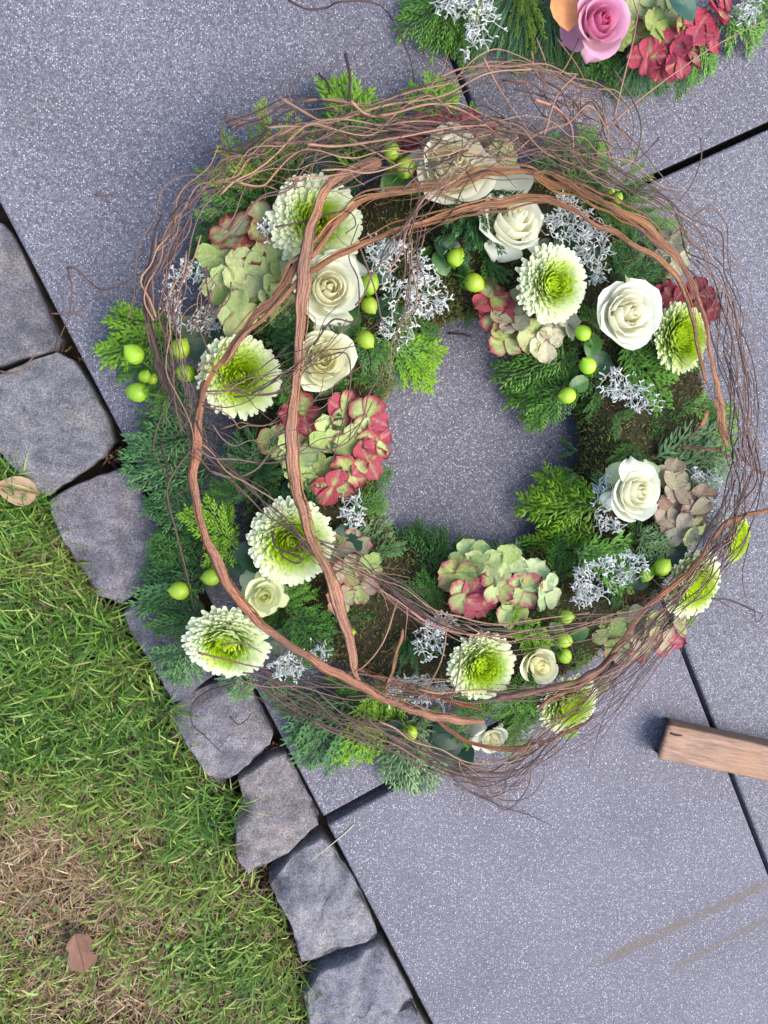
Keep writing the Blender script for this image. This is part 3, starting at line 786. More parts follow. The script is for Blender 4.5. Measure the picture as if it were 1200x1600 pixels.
# ---- small round leaves
def round_leaf(parent, x, y, z, r, tiltx, tilty, col, ang=0, name='leaf', long=1.25):
    mb = MB(); vs = []; cs = []
    q = Vector((tiltx, tilty, 1)).normalized().to_track_quat('Z', 'Y')
    q = q.to_matrix() @ Matrix.Rotation(ang, 3, 'Z')
    c = at(x, y, z); R_ = r*MM
    NR, NA = 3, 12
    vs.append(c); cs.append(col)
    for i in range(1, NR+1):
        for k in range(NA):
            a = k/NA*6.2832; rr = R_*i/NR
            lx = math.cos(a)*rr*long*(1+.12*(math.cos(a) > .9)); ly = math.sin(a)*rr
            vs.append(c+q@Vector((lx, ly, .25*abs(ly)-.12*lx*lx/R_))); cs.append(vary(col, .08))
    fs = [(0, 1+k, 1+(k+1) % NA) for k in range(NA)]
    for i in range(NR-1):
        for k in range(NA):
            a = 1+i*NA+k; b = 1+i*NA+(k+1) % NA; fs.append((a, a+NA, b+NA, b))
    mb.add(vs, fs, cs)
    return mb.build(name, M_leaf, parent)
DG = (.018, .055, .025); MG = (.05, .14, .03)
for (x, y, r, z, a, c) in ((885, 378, 20, .05, 0, DG), (855, 392, 18, .048, .5, DG), (913, 398, 16, .05, 2, DG), (925, 538, 15, .052, 1.5, MG), (937, 570, 20, .048, .8, DG), (905, 600, 13, .05, 2.2, MG), (690, 1165, 26, .03, 1.2, DG), (715, 1180, 26, .025, .2, DG),
  (700, 1150, 22, .035, .5, DG), (590, 425, 16, .055, 1.3, DG), (600, 480, 14, .05, .3, DG), (1050, 870, 24, .05, .2, DG), (1070, 880, 20, .045, 2, DG), (400, 870, 24, .052, .4, DG), (375, 885, 16, .05, 2, DG), (540, 850, 24, .055, 1, DG), (560, 870, 15, .05, 0, DG), (300, 515, 18, .045, 1.6, (.06, .10, .05)), (315, 545, 16, .045, 1.2, (.07, .12, .06)),
  (700, 390, 18, .055, 1, DG), (690, 410, 14, .055, .2, MG), (430, 1000, 20, .045, -.6, DG), (545, 500, 18, .05, 0, MG), (560, 460, 14, .052, 1, DG), (610, 285, 14, .06, 1, MG), (640, 290, 14, .06, 2, MG), (870, 985, 12, .055, 1.5, MG), (905, 990, 12, .05, 1.3, MG), (865, 1010, 14, .05, .5, MG), (1000, 905, 16, .048, 1, DG), (500, 590, 18, .05, 2, MG), (465, 770, 20, .045, 0, DG), (620, 1140, 16, .03, .5, DG)):
    round_leaf(wreath, x, y, z, r, U(-.3, .3), U(-.3, .3), c, a)

# ---- hypericum berries: berry with calyx leaves
def berry(parent, x, y, r, z, col=(.33, .52, .03), ca=None):
    c = at(x, y, z); R_ = r*.00051; mb = MB(); vs = []; cs = []
    a0 = U(0, 6.28) if ca is None else ca
    ax = Vector((math.cos(a0), math.sin(a0), U(-.1, .5))).normalized(); q = ax.to_track_quat('Z', 'Y')
    NL, NA = 9, 14
    for i in range(NL+1):
        t = i/NL*math.pi
        for k in range(NA):
            a = k/NA*6.2832; rr = math.sin(t)*R_*(1-.08*math.cos(t)); zz = math.cos(t)*R_*1.1+(R_*.22 if i == 0 else 0)
            vs.append(c+q@Vector((math.cos(a)*rr, math.sin(a)*rr, zz)))
            cs.append(vary(lerp(col, (.2, .2, .03), .75 if i == 0 else 0), .05))
    mb.add(vs, [(i*NA+k, (i+1)*NA+k, (i+1)*NA+(k+1) % NA, i*NA+(k+1) % NA) for i in range(NL) for k in range(NA)], cs)
    o = mb.build('berry', M_berry, parent)
    s = MB()
    for k in range(3):      # calyx
        aa = k/3*6.28+U(-.3, .3); L = R_*U(.9, 1.4)
        pts = [c+q@Vector((math.cos(aa)*R_*w_, math.sin(aa)*R_*w_, h_*R_)) for w_, h_ in ((.1, -1.05), (.65, -1.15), (1.2, -.8))]
        d = (pts[1]-pts[0]).cross(q@Vector((0, 0, 1))); d.normalize()
        vs = []
        for i, (p, w_) in enumerate(zip(pts, (.15, .5, .05))): vs += [p-d*R_*w_, p+d*R_*w_]
        s.add(vs, [(0, 1, 3, 2), (2, 3, 5, 4)], (.14, .30, .03))
    tube(s, [c-ax*R_, c-ax*R_*2+Vector((0, 0, -R_*.8)), c-ax*R_*3+Vector((0, 0, -R_*2.5))], .0007, 5, (.12, .24, .03))
    s.build('calyx', M_leaf, o)
for (x, y, r, z, a) in [(209, 553, 14, .045, 2.4), (281, 545, 14, .055, 1), (289, 583, 13, .055, 3), (214, 613, 14, .045, 3), (226, 588, 9, .035, 1), (238, 592, 8, .03, 1), (577, 444, 14, .07, 1), (577, 477, 12, .062, -1), (571, 531, 13, .06, -.8), (712, 402, 13, .06, 1),
  (741, 442, 14, .058, -.5), (612, 236, 12, .07, 2), (634, 262, 14, .072, .8), (618, 262, 9, .062, .8), (911, 520, 12, .065, 2.5), (918, 571, 13, .062, 2.4), (886, 618, 13, .055, 3.2), (280, 923, 14, .045, 3), (330, 902, 13, .05, 3.2),
  (885, 964, 11, .068, 0), (881, 1000, 13, .066, -.3), (882, 1025, 12, .062, -1), (1035, 886, 14, .062, .8), (1010, 897, 12, .052, -2), (641, 1145, 12, .045, -1), (547, 988, 8, .05, 0), (965, 310, 8, .05, 1), (955, 300, 6, .045, 1)]:
    berry(wreath, x, y, r, z, vary((.28, .45, .022), .2), a)

# ---- chrysanthemums
def ray(mb, base, d, up, L, W, curl, c0, c1, c2, k=4):
    side = d.cross(up).normalized(); vs = []; cs = []
    wp = [.45, .75, 1.0, .98, .42]; p = base.copy(); dd = d.copy(); uu = up.copy()
    for i in range(k+1):
        w_ = W*wp[i]; c = lerp(c0, c1, i/k*2) if i <= k/2 else lerp(c1, c2, (i-k/2)/(k/2))
        vs += [p-side*w_+uu*w_*.32, p, p+side*w_+uu*w_*.32]; cs += [c, lerp(c, c0, .15), c]
        rot = Matrix.Rotation(curl/k, 3, side); dd = rot@dd; uu = rot@uu
        p = p+dd*(L/k)
    fs = []
    for i in range(k):
        for j in range(2):
            a = i*3+j; fs.append((a, a+1, a+4, a+3))
    mb.add(vs, fs, cs)
WHITE = (.91, .93, .74)
def chrys(parent, x, y, r, z, tilt, green, label, seed, pale=WHITE, core=(.46, .62, .008), N=600):
    """green = radius fraction that is yellow-green"""
    c = at(x, y, z); R_ = r*.000515
    q = Vector((tilt[0], tilt[1], 1)).normalized().to_track_quat('Z', 'Y').to_matrix()
    mb = MB(); outer = []
    for i in range(N):
        qn = math.sqrt((i+.5)/N); a = i*2.39996+U(-.08, .08)
        rb = R_*.52*qn; rd = Vector((math.cos(a), math.sin(a), 0))
        el = math.radians(74-70*qn**.8+U(-10, 10)); L = R_*(.17+.35*qn**.8+U(-.05, .05))
        d = rd*math.cos(el)+Vector((0, 0, 1))*math.sin(el); up = -rd*math.sin(el)+Vector((0, 0, 1))*math.cos(el)
        base = rd*rb+Vector((0, 0, R_*.20*(1-qn*qn)-.1*R_))
        curl = .9*(1-qn)+U(-.1, .25)+.15
        g = 1-sm(green*.70, green*1.6, qn+U(-.08, .08))
        hole = .7*(1-sm(0, .13, qn))
        cc0 = lerp((.60, .72, .30), core, g); cc0 = lerp(cc0, (.07, .17, .02), hole*.8)
        tip = lerp(pale, lerp(core, (.62, .76, .06), .6), g); tip = lerp(tip, (.16, .32, .02), hole*.7)
        mid = lerp(lerp(cc0, tip, .6), pale, .3*(1-g))
        tip = vary(tip, .05)
        W = R_*(.034+.048*qn)
        args = (q@base+c, q@d, q@up, L, W, curl, cc0, mid, tip)
        if i >= N-29: outer.append(args)
        else: ray(mb, *args)
    # green receptacle under the florets
    vs = [c+q@Vector((math.cos(k/12*6.283)*R_*.5, math.sin(k/12*6.283)*R_*.5, -.16*R_)) for k in range(12)]+[c+q@Vector((0, 0, .06*R_)), c+q@Vector((0, 0, -.5*R_))]
    mb.add(vs, [(k, (k+1) % 12, 12) for k in range(12)]+[((k+1) % 12, k, 13) for k in range(12)], (.10, .2, .03))
    o = mb.build('chrysanthemum', M_petal, parent, label=label)
    for a_ in outer:
        m2 = MB(); ray(m2, *a_); m2.build('ray_petal', M_petal, o)
    return o
CH = [
 (493, 350, 66, .066, (.05, -.05), .50, 'pale green pompon chrysanthemum under the crossing vines at upper left'),
 (374, 588, 58, .066, (.02, -.02), .64, 'lime green chrysanthemum beside the diagonal vine, left of the roses'),
 (455, 846, 64, .066, (.03, 0), .58, 'green-eyed white chrysanthemum under the vertical vine, above the small cream rose'),
 (355, 1003, 64, .064, (-.22, -.42), .50, 'large white chrysanthemum with a green eye at the lower left rim'),
 (752, 1040, 56, .070, (.05, -.05), .58, 'chrysanthemum with green centre at the bottom beside a small rose bud'),
 (887, 1098, 56, .055, (.15, -.2), .62, 'lime chrysanthemum at the lower right rim under a brown stick'),
 (862, 445, 58, .072, (.12, -.05), .50, 'white chrysanthemum with round green centre at the inner upper right'),
 (1062, 528, 55, .066, (.28, .02), .72, 'lime chrysanthemum pressed against the large white rose'),
 (1080, 912, 62, .050, (.25, -.2), .6, 'chrysanthemum half hidden behind the twigs at the lower right'),
 (1150, 842, 42, .030, (.7, -.1), .9, 'small lime chrysanthemum peeking out right of the twigs'),
]
for i, (x, y, r, z, t, g, lab) in enumerate(CH): chrys(wreath, x, y, r, z, t, g, lab, i)

# ---- roses
def rose(parent, x, y, r, z, tilt, inner, outer, label, K=19, seed=0, openness=1.0, phase=0., name='rose'):
    c = at(x, y, z); R_ = r*.00050; r_ = random.Random(seed)
    q = Vector((tilt[0], tilt[1], 1)).normalized().to_track_quat('Z', 'Y').to_matrix()
    core = MB()
    pts = [Vector((.02*R_*math.cos(t*7), .02*R_*math.sin(t*7), -.5*R_+t*1.15*R_)) for t in (0, .3, .6, .9)]
    tube(core, [c+q@p for p in pts], lambda t: R_*(.11-.06*t), 8, inner)
    o = core.build(name, M_petal, parent, label=label)
    for k in range(K):
        s = (k/(K-1))**.85; a_k = phase+k*2.39996+r_.uniform(-.45, .45)
        Rk = R_*(.10+.80*s)*r_.uniform(.90, 1.06)
        Hk = R_*(.78-.44*s**1.6)*r_.uniform(.97, 1.03)
        span = 1.5-.62*s
        curl = (.0+.24*s**2)*openness*r_.uniform(.7, 1.3)
        NU, NV = 8, 7; vs = []; cs = []
        wob = r_.uniform(0, 9)
        for i in range(NV+1):
            v = i/NV
            for j in range(NU+1):
                u = j/NU*2-1
                top = 1-.16*abs(u)**2.4-.045*math.sin(u*5+wob)-.02*math.sin(u*11+wob*2)
                vv = min(1.0, v*top)
                rr = Rk*(1-(1-min(1, vv*1.25))**2.2*.9)
                zz = -.42*R_*(1-vv)**1.2+Hk*vv**1.25
                rr *= 1-max(0, .62-.85*s)*sm(.35, 1, vv)
                zz += R_*.03*math.sin(u*4+wob)*(1-s)*vv
                if vv > .68:
                    e = (vv-.68)/.32
                    rr += curl*R_*e**1.6*(1+.25*math.sin(u*3+wob)); zz -= curl*R_*.55*e**2.2
                    if s > .6 and abs(u) < .3: rr += .05*R_*e*(1-abs(u)/.3)
                rr *= 1+.09*u*(1-s*.5)+.02*math.sin(u*4+wob)
                an = a_k+u*span*(.35+.65*min(1, v*1.7))**1.0*(1 if v > 0 else .6)
                p = Vector((math.cos(an)*rr, math.sin(an)*rr, zz))
                vs.append(c+q@p)
                cc = lerp(inner, outer, clamp(s*1.1-.05+.25*(vv-.5)))
                if s > .75: cc = lerp(cc, (.50, .60, .28), .30*(1-vv)+.25*max(0, vv-.85)*4*r_.uniform(0, 1))
                cs.append(cc)
        m2 = MB(); m2.add(vs, [(i*(NU+1)+j, i*(NU+1)+j+1, (i+1)*(NU+1)+j+1, (i+1)*(NU+1)+j) for i in range(NV) for j in range(NU)], cs)
        m2.build('petal', M_petal, o)
    return o
def loose_petal(parent_rose, x, y, z, L, W, ang, el, col, edge):
    """an outer guard petal, bent away from the flower; ang is the direction it points in the picture plane"""
    mb = MB(); c = at(x, y, z); d0 = Vector((math.cos(ang), math.sin(ang), 0)); s = Vector((-d0.y, d0.x, 0)); vs = []; cs = []
    NV, NU = 8, 8; p = c.copy(); th = el; p.z -= .006; ph_ = U(0, 6)
    for i in range(NV+1):
        v = i/NV; w_ = W*MM*math.sin(min(1, v*1.1+.3)*math.pi/2)*(1-max(0, v-.45)**2*2.6)
        for j in range(NU+1):
            u = j/NU*2-1
            vs.append(p+s*u*w_+d0*W*MM*(.10*math.sin(u*5+ph_)*v-.12*u*u*v)+Vector((0, 0, abs(u)**2*w_*.35+.0013*v*math.sin(u*6+v*5+ph_)))); cs.append(lerp(col, edge, clamp(abs(u)**3*.5+max(0, v-.7)*1.5)))
        p = p+(d0*math.cos(th)+Vector((0, 0, math.sin(th))))*(L*MM/NV); th -= .28
    mb.add(vs, [(i*(NU+1)+j, i*(NU+1)+j+1, (i+1)*(NU+1)+j+1, (i+1)*(NU+1)+j) for i in range(NV) for j in range(NU)], cs)
    mb.build('petal', M_petal, parent_rose)
CREAM_I, CREAM_O = (.84, .80, .46), (.83, .82, .60)
WH_I, WH_O = (.88, .85, .60), (.86, .86, .74)
GR_E = (.50, .60, .26)
r1 = rose(wreath, 706, 262, 56, .074, (0, .02), (.90, .86, .58), (.90, .88, .70), 'cream rose at the top, covered by a net of twigs', 18, 1)
loose_petal(r1, 670, 250, .06, 45, 26, math.radians(140), .3, CREAM_O, GR_E)
r2 = rose(wreath, 797, 352, 52, .070, (.15, .45), WH_I, WH_O, 'ivory rose turned upward between the two bark strips at the top', 17, 2, 1.1)
loose_petal(r2, 800, 310, .062, 55, 34, math.radians(95), .5, (.80, .82, .62), WH_O); loose_petal(r2, 790, 372, .066, 38, 30, math.radians(-100), .5, WH_O, (.7, .76, .45)); loose_petal(r2, 820, 360, .066, 50, 30, math.radians(-10), .3, WH_O, WH_O)
r3 = rose(wreath, 512, 452, 52, .072, (.05, 0), WH_I, WH_O, 'cream rose right of the vertical vine, the upper of two', 19, 3)
loose_petal(r3, 525, 425, .068, 62, 30, math.radians(42), .4, WH_O, (.72, .76, .5)); loose_petal(r3, 515, 480, .06, 55, 30, math.radians(-75), .1, WH_O, (.68, .76, .4))
r4 = rose(wreath, 502, 562, 43, .068, (.05, 0), CREAM_I, CREAM_O, 'cream rose right of the vertical vine, the lower of two', 16, 4)
loose_petal(r4, 505, 545, .06, 42, 34, math.radians(85), .2, (.62, .68, .36), GR_E); loose_petal(r4, 505, 590, .058, 52, 10, math.radians(-75), .0, (.55, .65, .3), GR_E)
r5 = rose(wreath, 975, 492, 54, .074, (0, 0), WH_I, (.88, .88, .79), 'fully open white rose at the right, beside a lime chrysanthemum', 21, 5)
loose_petal(r5, 1015, 500, .064, 46, 34, math.radians(-15), .1, (.82, .84, .66), (.66, .74, .42)); loose_petal(r5, 990, 455, .066, 36, 20, math.radians(65), .3, (.66, .74, .40), GR_E)
r6 = rose(wreath, 991, 768, 48, .074, (.02, .1), WH_I, (.87, .88, .76), 'half open white rose above the silver bush at the right', 17, 6, .8)
loose_petal(r6, 991, 755, .082, 46, 30, math.radians(92), .9, (.84, .86, .66), WH_O)
loose_petal(r6, 975, 750, .068, 34, 20, math.radians(135), .4, (.66, .74, .42), GR_E); loose_petal(r6, 1015, 745, .066, 40, 16, math.radians(65), .3, (.60, .70, .36), GR_E); loose_petal(r6, 968, 775, .066, 32, 24, math.radians(-130), .4, WH_O, (.6, .7, .36))
r7 = rose(wreath, 412, 930, 27, .070, (.1, -.05), (.60, .62, .26), (.72, .75, .45), 'small greenish cream rose with pointed petals at lower left', 12, 7)
for (a_, L, W) in ((118, 58, 22), (200, 45, 20), (-120, 46, 22), (-55, 52, 26), (10, 50, 26), (60, 40, 24)): loose_petal(r7, 412, 928, .062, L, W, math.radians(a_), .45, (.66, .72, .42), (.76, .78, .52))
r8 = rose(wreath, 840, 1038, 34, .068, (.1, .05), CREAM_I, CREAM_O, 'small cream rose bud beside the bottom chrysanthemum', 13, 8)
r9 = rose(wreath, 768, 1152, 28, .050, (0, -.3), CREAM_I, (.84, .83, .68), 'small cream rose hidden under bark at the bottom', 10, 9, 1.2)
loose_petal(r9, 770, 1150, .04, 34, 24, math.radians(-100), .1, CREAM_O, WH_O); loose_petal(r9, 760, 1150, .04, 36, 22, math.radians(160), .2, CREAM_O, WH_O); loose_petal(r9, 775, 1150, .04, 36, 22, math.radians(0), .2, CREAM_O, WH_O)

# ---- hydrangea heads
def sepal(parent, c, q, ang, L, W, green, red, redness, fade, seed):
    mb = MB(); NV, NU = 6, 8; vs = []; cs = []
    r_ = random.Random(seed); cup = r_.uniform(-.1, .55); wave = r_.uniform(.03, .09); rot = Matrix.Rotation(ang, 3, 'Z'); tw = r_.uniform(-.4, .4)
    for i in range(NV+1):
        v = i/NV; v_ = .05+.95*v**1.15; w_ = W*1.12*(4*v_*max(0, 1-v_)+1e-4)**.62*(.55+.45*v)
        for j in range(NU+1):
            u = j/NU*2-1
            x = L*(v-.05*u*u); y = u*w_
            zz = cup*L*(v*v*.7-.25*v)+.18*abs(u)**1.6*w_+wave*L*math.sin(u*4.+v*3+seed)*v+.05*L*math.sin(u*11+seed)*v*v+tw*y*v*.5
            vs.append(c+q@(rot@Vector((x, y, zz))))
            e = max(abs(u)**2*.9, sm(.25, 1, v))
            k = clamp(redness*(e*1.15)+(.5 if redness > .85 else 0)+.45*mn.noise(Vector((u*1.7, v*2.2, seed*1.7)))*(redness > 0.08)); k = sm(.22, .72, k)
            cc = lerp(green, red, k)
            if j == NU//2: cc = lerp(cc, (.55, .62, .35), .18)
            cs.append(lerp(cc, fade, .05+.1*e*(1-k)))
    mb.add(vs, [(i*(NU+1)+j, i*(NU+1)+j+1, (i+1)*(NU+1)+j+1, (i+1)*(NU+1)+j) for i in range(NV) for j in range(NU)], cs)
    return mb.build('sepal', M_sepal, parent)
G1 = (.25, .35, .07); G2 = (.36, .44, .17); RED = (.27, .014, .035); PINK = (.36, .050, .085); BEI = (.34, .31, .19); BRN = (.24, .15, .10)
def hydrangea(parent, florets, z, label, size=30, greens=(G1, G2), red=RED, fade=(.55, .52, .36), zs=None):
    """florets: (x, y, redness[, colour]) in photo pixels; four sepals each"""
    cx = sum(f[0] for f in florets)/len(florets); cy = sum(f[1] for f in florets)/len(florets)
    mb = MB(); c0 = at(cx, cy, z-.03)
    tube(mb, [at(cx, cy, .02), c0], .0022, 6, (.15, .2, .05))
    for f in florets: tube(mb, [c0, at(f[0], f[1], z-.004)], .0006, 4, (.22, .28, .1))
    o = mb.build('hydrangea', M_leaf, parent, label=label)
    for fi, f in enumerate(florets):
        dx, dy = (f[0]-cx)*.006, -(f[1]-cy)*.006
        nrm = Vector((clamp(dx, -.7, .7)+U(-.38, .38), clamp(dy, -.7, .7)+U(-.38, .38), 1)).normalized()
        q = nrm.to_track_quat('Z', 'Y').to_matrix(); dist = math.hypot(f[0]-cx, f[1]-cy)
        c = at(f[0], f[1], z-dist*.00008+U(-.003, .003)); a0 = U(0, 6.28)
        for k in range(4):
            g = f[3] if len(f) > 3 else lerp(rnd.choice(greens), rnd.choice(greens), U(0, 1))
            L = size*.00056*U(.85, 1.2)
            sepal(o, c+q@Vector((0, 0, .0008*(k % 2))), q, a0+k*1.5708+U(-.15, .15), L, L*U(.46, .60), vary(g, .14), vary(red, .15), clamp(f[2]+U(-.12, .12)), fade, fi*4+k+cx)
    return o
hydrangea(wreath, [(345, 400, .05), (392, 385, .95), (385, 425, .15), (425, 410, .25), (350, 450, .05), (400, 460, .05), (440, 445, .08), (370, 490, .3), (420, 350, .6), (360, 365, .7), (430, 480, .05)], .062,
          'large green hydrangea head with a red petal, under twigs at upper left', 31, (G1, G2, (.42, .47, .18)), RED)
hydrangea(wreath, [(475, 650, .9), (535, 640, .85), (575, 650, .85), (510, 680, .35), (555, 690, .55), (465, 700, .12), (500, 730, .15), (545, 735, .8), (575, 720, .95), (590, 690, .9), (520, 760, .9), (470, 745, .1), (440, 690, .5)], .062,
          'green and crimson edged hydrangea head on the inner left side', 30, (G1, (.38, .50, .16)), (.30, .020, .05))
hydrangea(wreath, [(552, 850, .5), (540, 890, .6), (560, 920, .5), (525, 860, .4), (575, 885, .25), (535, 930, .5)], .058, 'pinkish hydrangea cluster right of the vertical vine', 27, (BEI, G1), PINK)
hydrangea(wreath, [(715, 900, .5, G1), (755, 885, .1), (790, 880, .15), (775, 915, .85), (815, 920, .75), (745, 945, .95), (835, 900, .0, (.42, .54, .27)), (852, 925, .0, (.42, .54, .27)), (725, 930, .9), (800, 950, .4), (735, 870, .2)], .062,
          'mottled green and pink hydrangea at the inner bottom', 30, (G1, (.42, .52, .2)), PINK)
hydrangea(wreath, [(768, 465, .8), (775, 490, .8), (800, 500, .2, BEI), (790, 530, .55), (830, 525, .45), (865, 515, .15, (.44, .42, .28)), (885, 500, .0, (.48, .48, .34)), (850, 535, .15, (.46, .42, .28)), (815, 480, .1)], .058,
          'red and beige hydrangea below the white chrysanthemum at the inner upper right', 29, (G1, G2), (.30, .030, .05))
hydrangea(wreath, [(1055, 765, .25), (1045, 795, .2), (1080, 800, .2), (1095, 775, .35), (1085, 830, .0, G2), (1060, 825, .1), (1050, 745, .1)], .060, 'faded brownish hydrangea beside the half open white rose', 29, (BEI, BRN, (.35, .27, .2)), (.3, .1, .09), (.4, .33, .24))
hydrangea(wreath, [(950, 985, .05), (985, 970, .05), (1020, 975, .2), (1000, 1005, .6), (1040, 1000, .8), (965, 1015, .5), (1060, 970, .3)], .045, 'pale hydrangea with red rim under the twigs at the lower right', 28, (G1, BEI), PINK)
hydrangea(wreath, [(650, 210, 1), (690, 205, 1), (730, 205, .95), (770, 220, .6, BEI), (780, 250, .1, G2), (660, 245, 1), (740, 235, .9), (640, 235, 1), (700, 225, .95), (785, 275, .1, (.4, .42, .25))], .055, 'dark red hydrangea behind the twigs at the top', 30, (G1, BEI), (.26, .022, .035), (.3, .08, .08))
hydrangea(wreath, [(1055, 470, 1), (1090, 465, 1), (1095, 490, 1), (1040, 460, .9)], .048, 'dark red hydrangea behind the bark strip at the right', 27, (BRN,), (.24, .02, .04), (.3, .08, .08))
hydrangea(wreath, [(1035, 415, .0), (1060, 405, .05), (1050, 380, .0)], .045, 'pale grey green hydrangea behind the bark strip at the right', 26, ((.42, .46, .32), BEI), PINK)

# ---- bark strips (thick vines)
def bark(pts, width, z, seed=0, col=(.42, .17, .09), strands=4, name='bark_strip', fray=.5):
    r_ = random.Random(seed); mb = MB()
    P = [at(x, y, zz if zz else z) for x, y, *r in pts for zz in [(r[0] if r else None)]]
    n = len(P)*9; path = smooth_path(P, n)
    path = [p+Vector((mn.noise(p*60+Vector((seed, 0, 0))), mn.noise(p*60+Vector((0, seed, 0))), .5*mn.noise(p*50)))*.0022 for p in path]
    W = width*MM*.5*.82
    rid = [r_.uniform(.62, 1.25) for _ in range(18)]
    solo = 1.0 if fray < 1 else .62
    tube(mb, path, lambda t: W*solo*(.9+.2*math.sin(t*23+seed)+.18*mn.noise(Vector((t*14, seed, 3))))*sm(0, .02, t+.008)*(1-.5*sm(.95, 1, t)), 18, lambda t: lerp(col, (.30, .17, .12), clamp(.5+mn.noise(Vector((t*9, seed, 0))))), .5, rid)
    for s in range(strands if fray < 1 else strands+6):
        a = r_.uniform(0, .6); b = min(1, a+r_.uniform(.25, .6)); off = r_.uniform(-1.0, 1.0); ph = r_.uniform(0, 6)
        i0, i1 = int(a*(n-1)), int(b*(n-1)); seg = []
        for i in range(i0, i1+1):
            t = (path[min(i+1, n-1)]-path[max(i-1, 0)]).normalized(); sd = t.cross(Vector((0, 0, 1)))
            o_ = off*W*(1+fray*.7*math.sin(i*.11+ph)); seg.append(path[i]+sd*o_+Vector((0, 0, W*.3*math.cos(i*.07+ph)+W*.18)))
        if len(seg) > 4:
            cc = vary(lerp(col, (.58, .30, .16), r_.uniform(0, .7)), .25); tube(mb, seg, lambda t, w_=W*r_.uniform(.10, .26): w_*(1-.75*abs(2*t-1)**2), 6, cc, .6, [r_.uniform(.7, 1.3) for _ in range(6)])
    for s in range(strands*2):      # frayed hairs
        i = r_.randint(2, n-12); seg = [path[i].copy()]; d = (path[i+3]-path[i]).normalized()
        for k in range(7): d = (d+Vector((r_.uniform(-.5, .5), r_.uniform(-.5, .5), r_.uniform(-.2, .3)))).normalized(); seg.append(seg[-1]+d*.0035)
        tube(mb, seg, .00022, 4, vary((.34, .17, .10), .2))
    return mb.build(name, M_bark, wreath)
OR = (.54, .25, .12)
bark([(595, 252, .075), (560, 262, .08), (520, 282, .09), (500, 305), (489, 350), (477, 400), (470, 460), (467, 520), (465, 580), (458, 640), (455, 690), (460, 750), (474, 805), (490, 850), (512, 892), (528, 935), (540, 980), (550, 1030), (562, 1062, .085)], 17, .095, 1, (.48, .235, .14), 8)
bark([(1137, 690, .07), (1128, 640, .075), (1112, 560), (1098, 490), (1080, 440), (1050, 395), (1010, 352), (965, 330), (910, 300), (860, 285), (830, 272), (790, 270), (750, 275), (700, 290), (640, 296), (590, 305), (555, 318), (525, 350), (492, 390), (455, 430), (420, 475), (385, 515), (355, 552), (325, 600), (312, 640)], 15, .09, 2, OR, 7, fray=1.2)
bark([(1105, 600, .08), (1085, 520), (1072, 465), (1040, 415), (985, 378), (930, 350), (880, 320), (840, 312), (790, 318), (730, 326), (680, 342), (620, 358), (565, 382), (505, 410), (465, 440), (420, 488), (375, 535), (350, 570)], 13, .094, 3, OR, 8, fray=1.3)
bark([(830, 272), (870, 275), (930, 310), (990, 350), (1040, 395)], 10, .096, 31, (.36, .17, .10), 5, fray=1.2)
bark([(322, 590), (312, 640), (308, 690), (303, 745), (310, 800), (328, 860), (358, 918), (400, 968), (450, 1010), (505, 1042), (560, 1070), (610, 1098), (680, 1120), (755, 1130, .07)], 15, .085, 4, (.48, .20, .11), 7)
bark([(1108, 640), (1095, 665), (1085, 672, .06)], 8, .075, 5, OR, 2)
bark([(1118, 620), (1125, 660), (1135, 700)], 8, .08, 6, OR, 2)
bark([(1060, 700, .06), (1100, 700), (1140, 712)], 6, .07, 61, (.25, .09, .05), 2)
bark([(560, 1045), (600, 1062), (650, 1075), (700, 1092), (760, 1112)], 10, .074, 7, (.36, .13, .07), 5, fray=1.3)
bark([(620, 1095), (680, 1125), (730, 1158), (800, 1168), (850, 1160), (900, 1135), (930, 1115)], 11, .06, 8, (.36, .14, .08), 6, fray=1.4)
bark([(1240, 790, .05), (1200, 797), (1160, 808), (1130, 820), (1105, 855), (1075, 895), (1035, 928), (1005, 955), (975, 995), (940, 1040), (905, 1070), (860, 1090), (840, 1110)], 12, .075, 9, (.42, .17, .085), 6)
bark([(1250, 770, .05), (1200, 745), (1170, 725), (1150, 700)], 6, .06, 91, (.34, .13, .08), 2)
bark([(775, 1092), (830, 1083), (880, 1070), (930, 1050), (965, 1022)], 12, .084, 10, (.20, .10, .085), 0, 'stick')
bark([(630, 980, .07), (615, 1040), (600, 1085)], 6, .075, 11, OR, 2)

# ---- twigs
TW = [(.085, .042, .036), (.12, .068, .055), (.055, .030, .028), (.15, .085, .065), (.10, .062, .055)]
TAN = (.27, .15, .095)
ntw = 0
spare = MB()
def twig(P, r, col, n=None, parent=None):
    global ntw
    n = n or max(8, int(len(P)*3.0))
    path = smooth_path(P, n); mb = MB()
    f = lambda t: r*(1-.55*t)*(1+.12*math.sin(t*40))
    ntw += 1
    if parent is None and ntw > 290:
        tube(spare, path, f, 4, col); return
    tube(mb, path, f, 5, col)
    for _ in range(rnd.choice((0, 1, 1, 2)) if n > 14 else 0):      # side shoots of the same twig
        i = rnd.randint(2, n-4); d = (path[i+2]-path[i]).normalized(); p = path[i].copy(); seg = [p.copy()]
        a = U(.3, .9)*rnd.choice((1, -1)); d = Matrix.Rotation(a, 3, 'Z')@d
        for k in range(rnd.randint(3, 7)):
            d = (d+Vector((U(-.35, .35), U(-.35, .35), U(-.25, .2)))).normalized(); p = p+d*.005
            if p.z < .001: p.z = .001
            seg.append(p.copy())
        tube(mb, seg, lambda t: r*.6*(1-.6*t), 4, col)
    mb.build('twig', M_twig, parent or wreath)
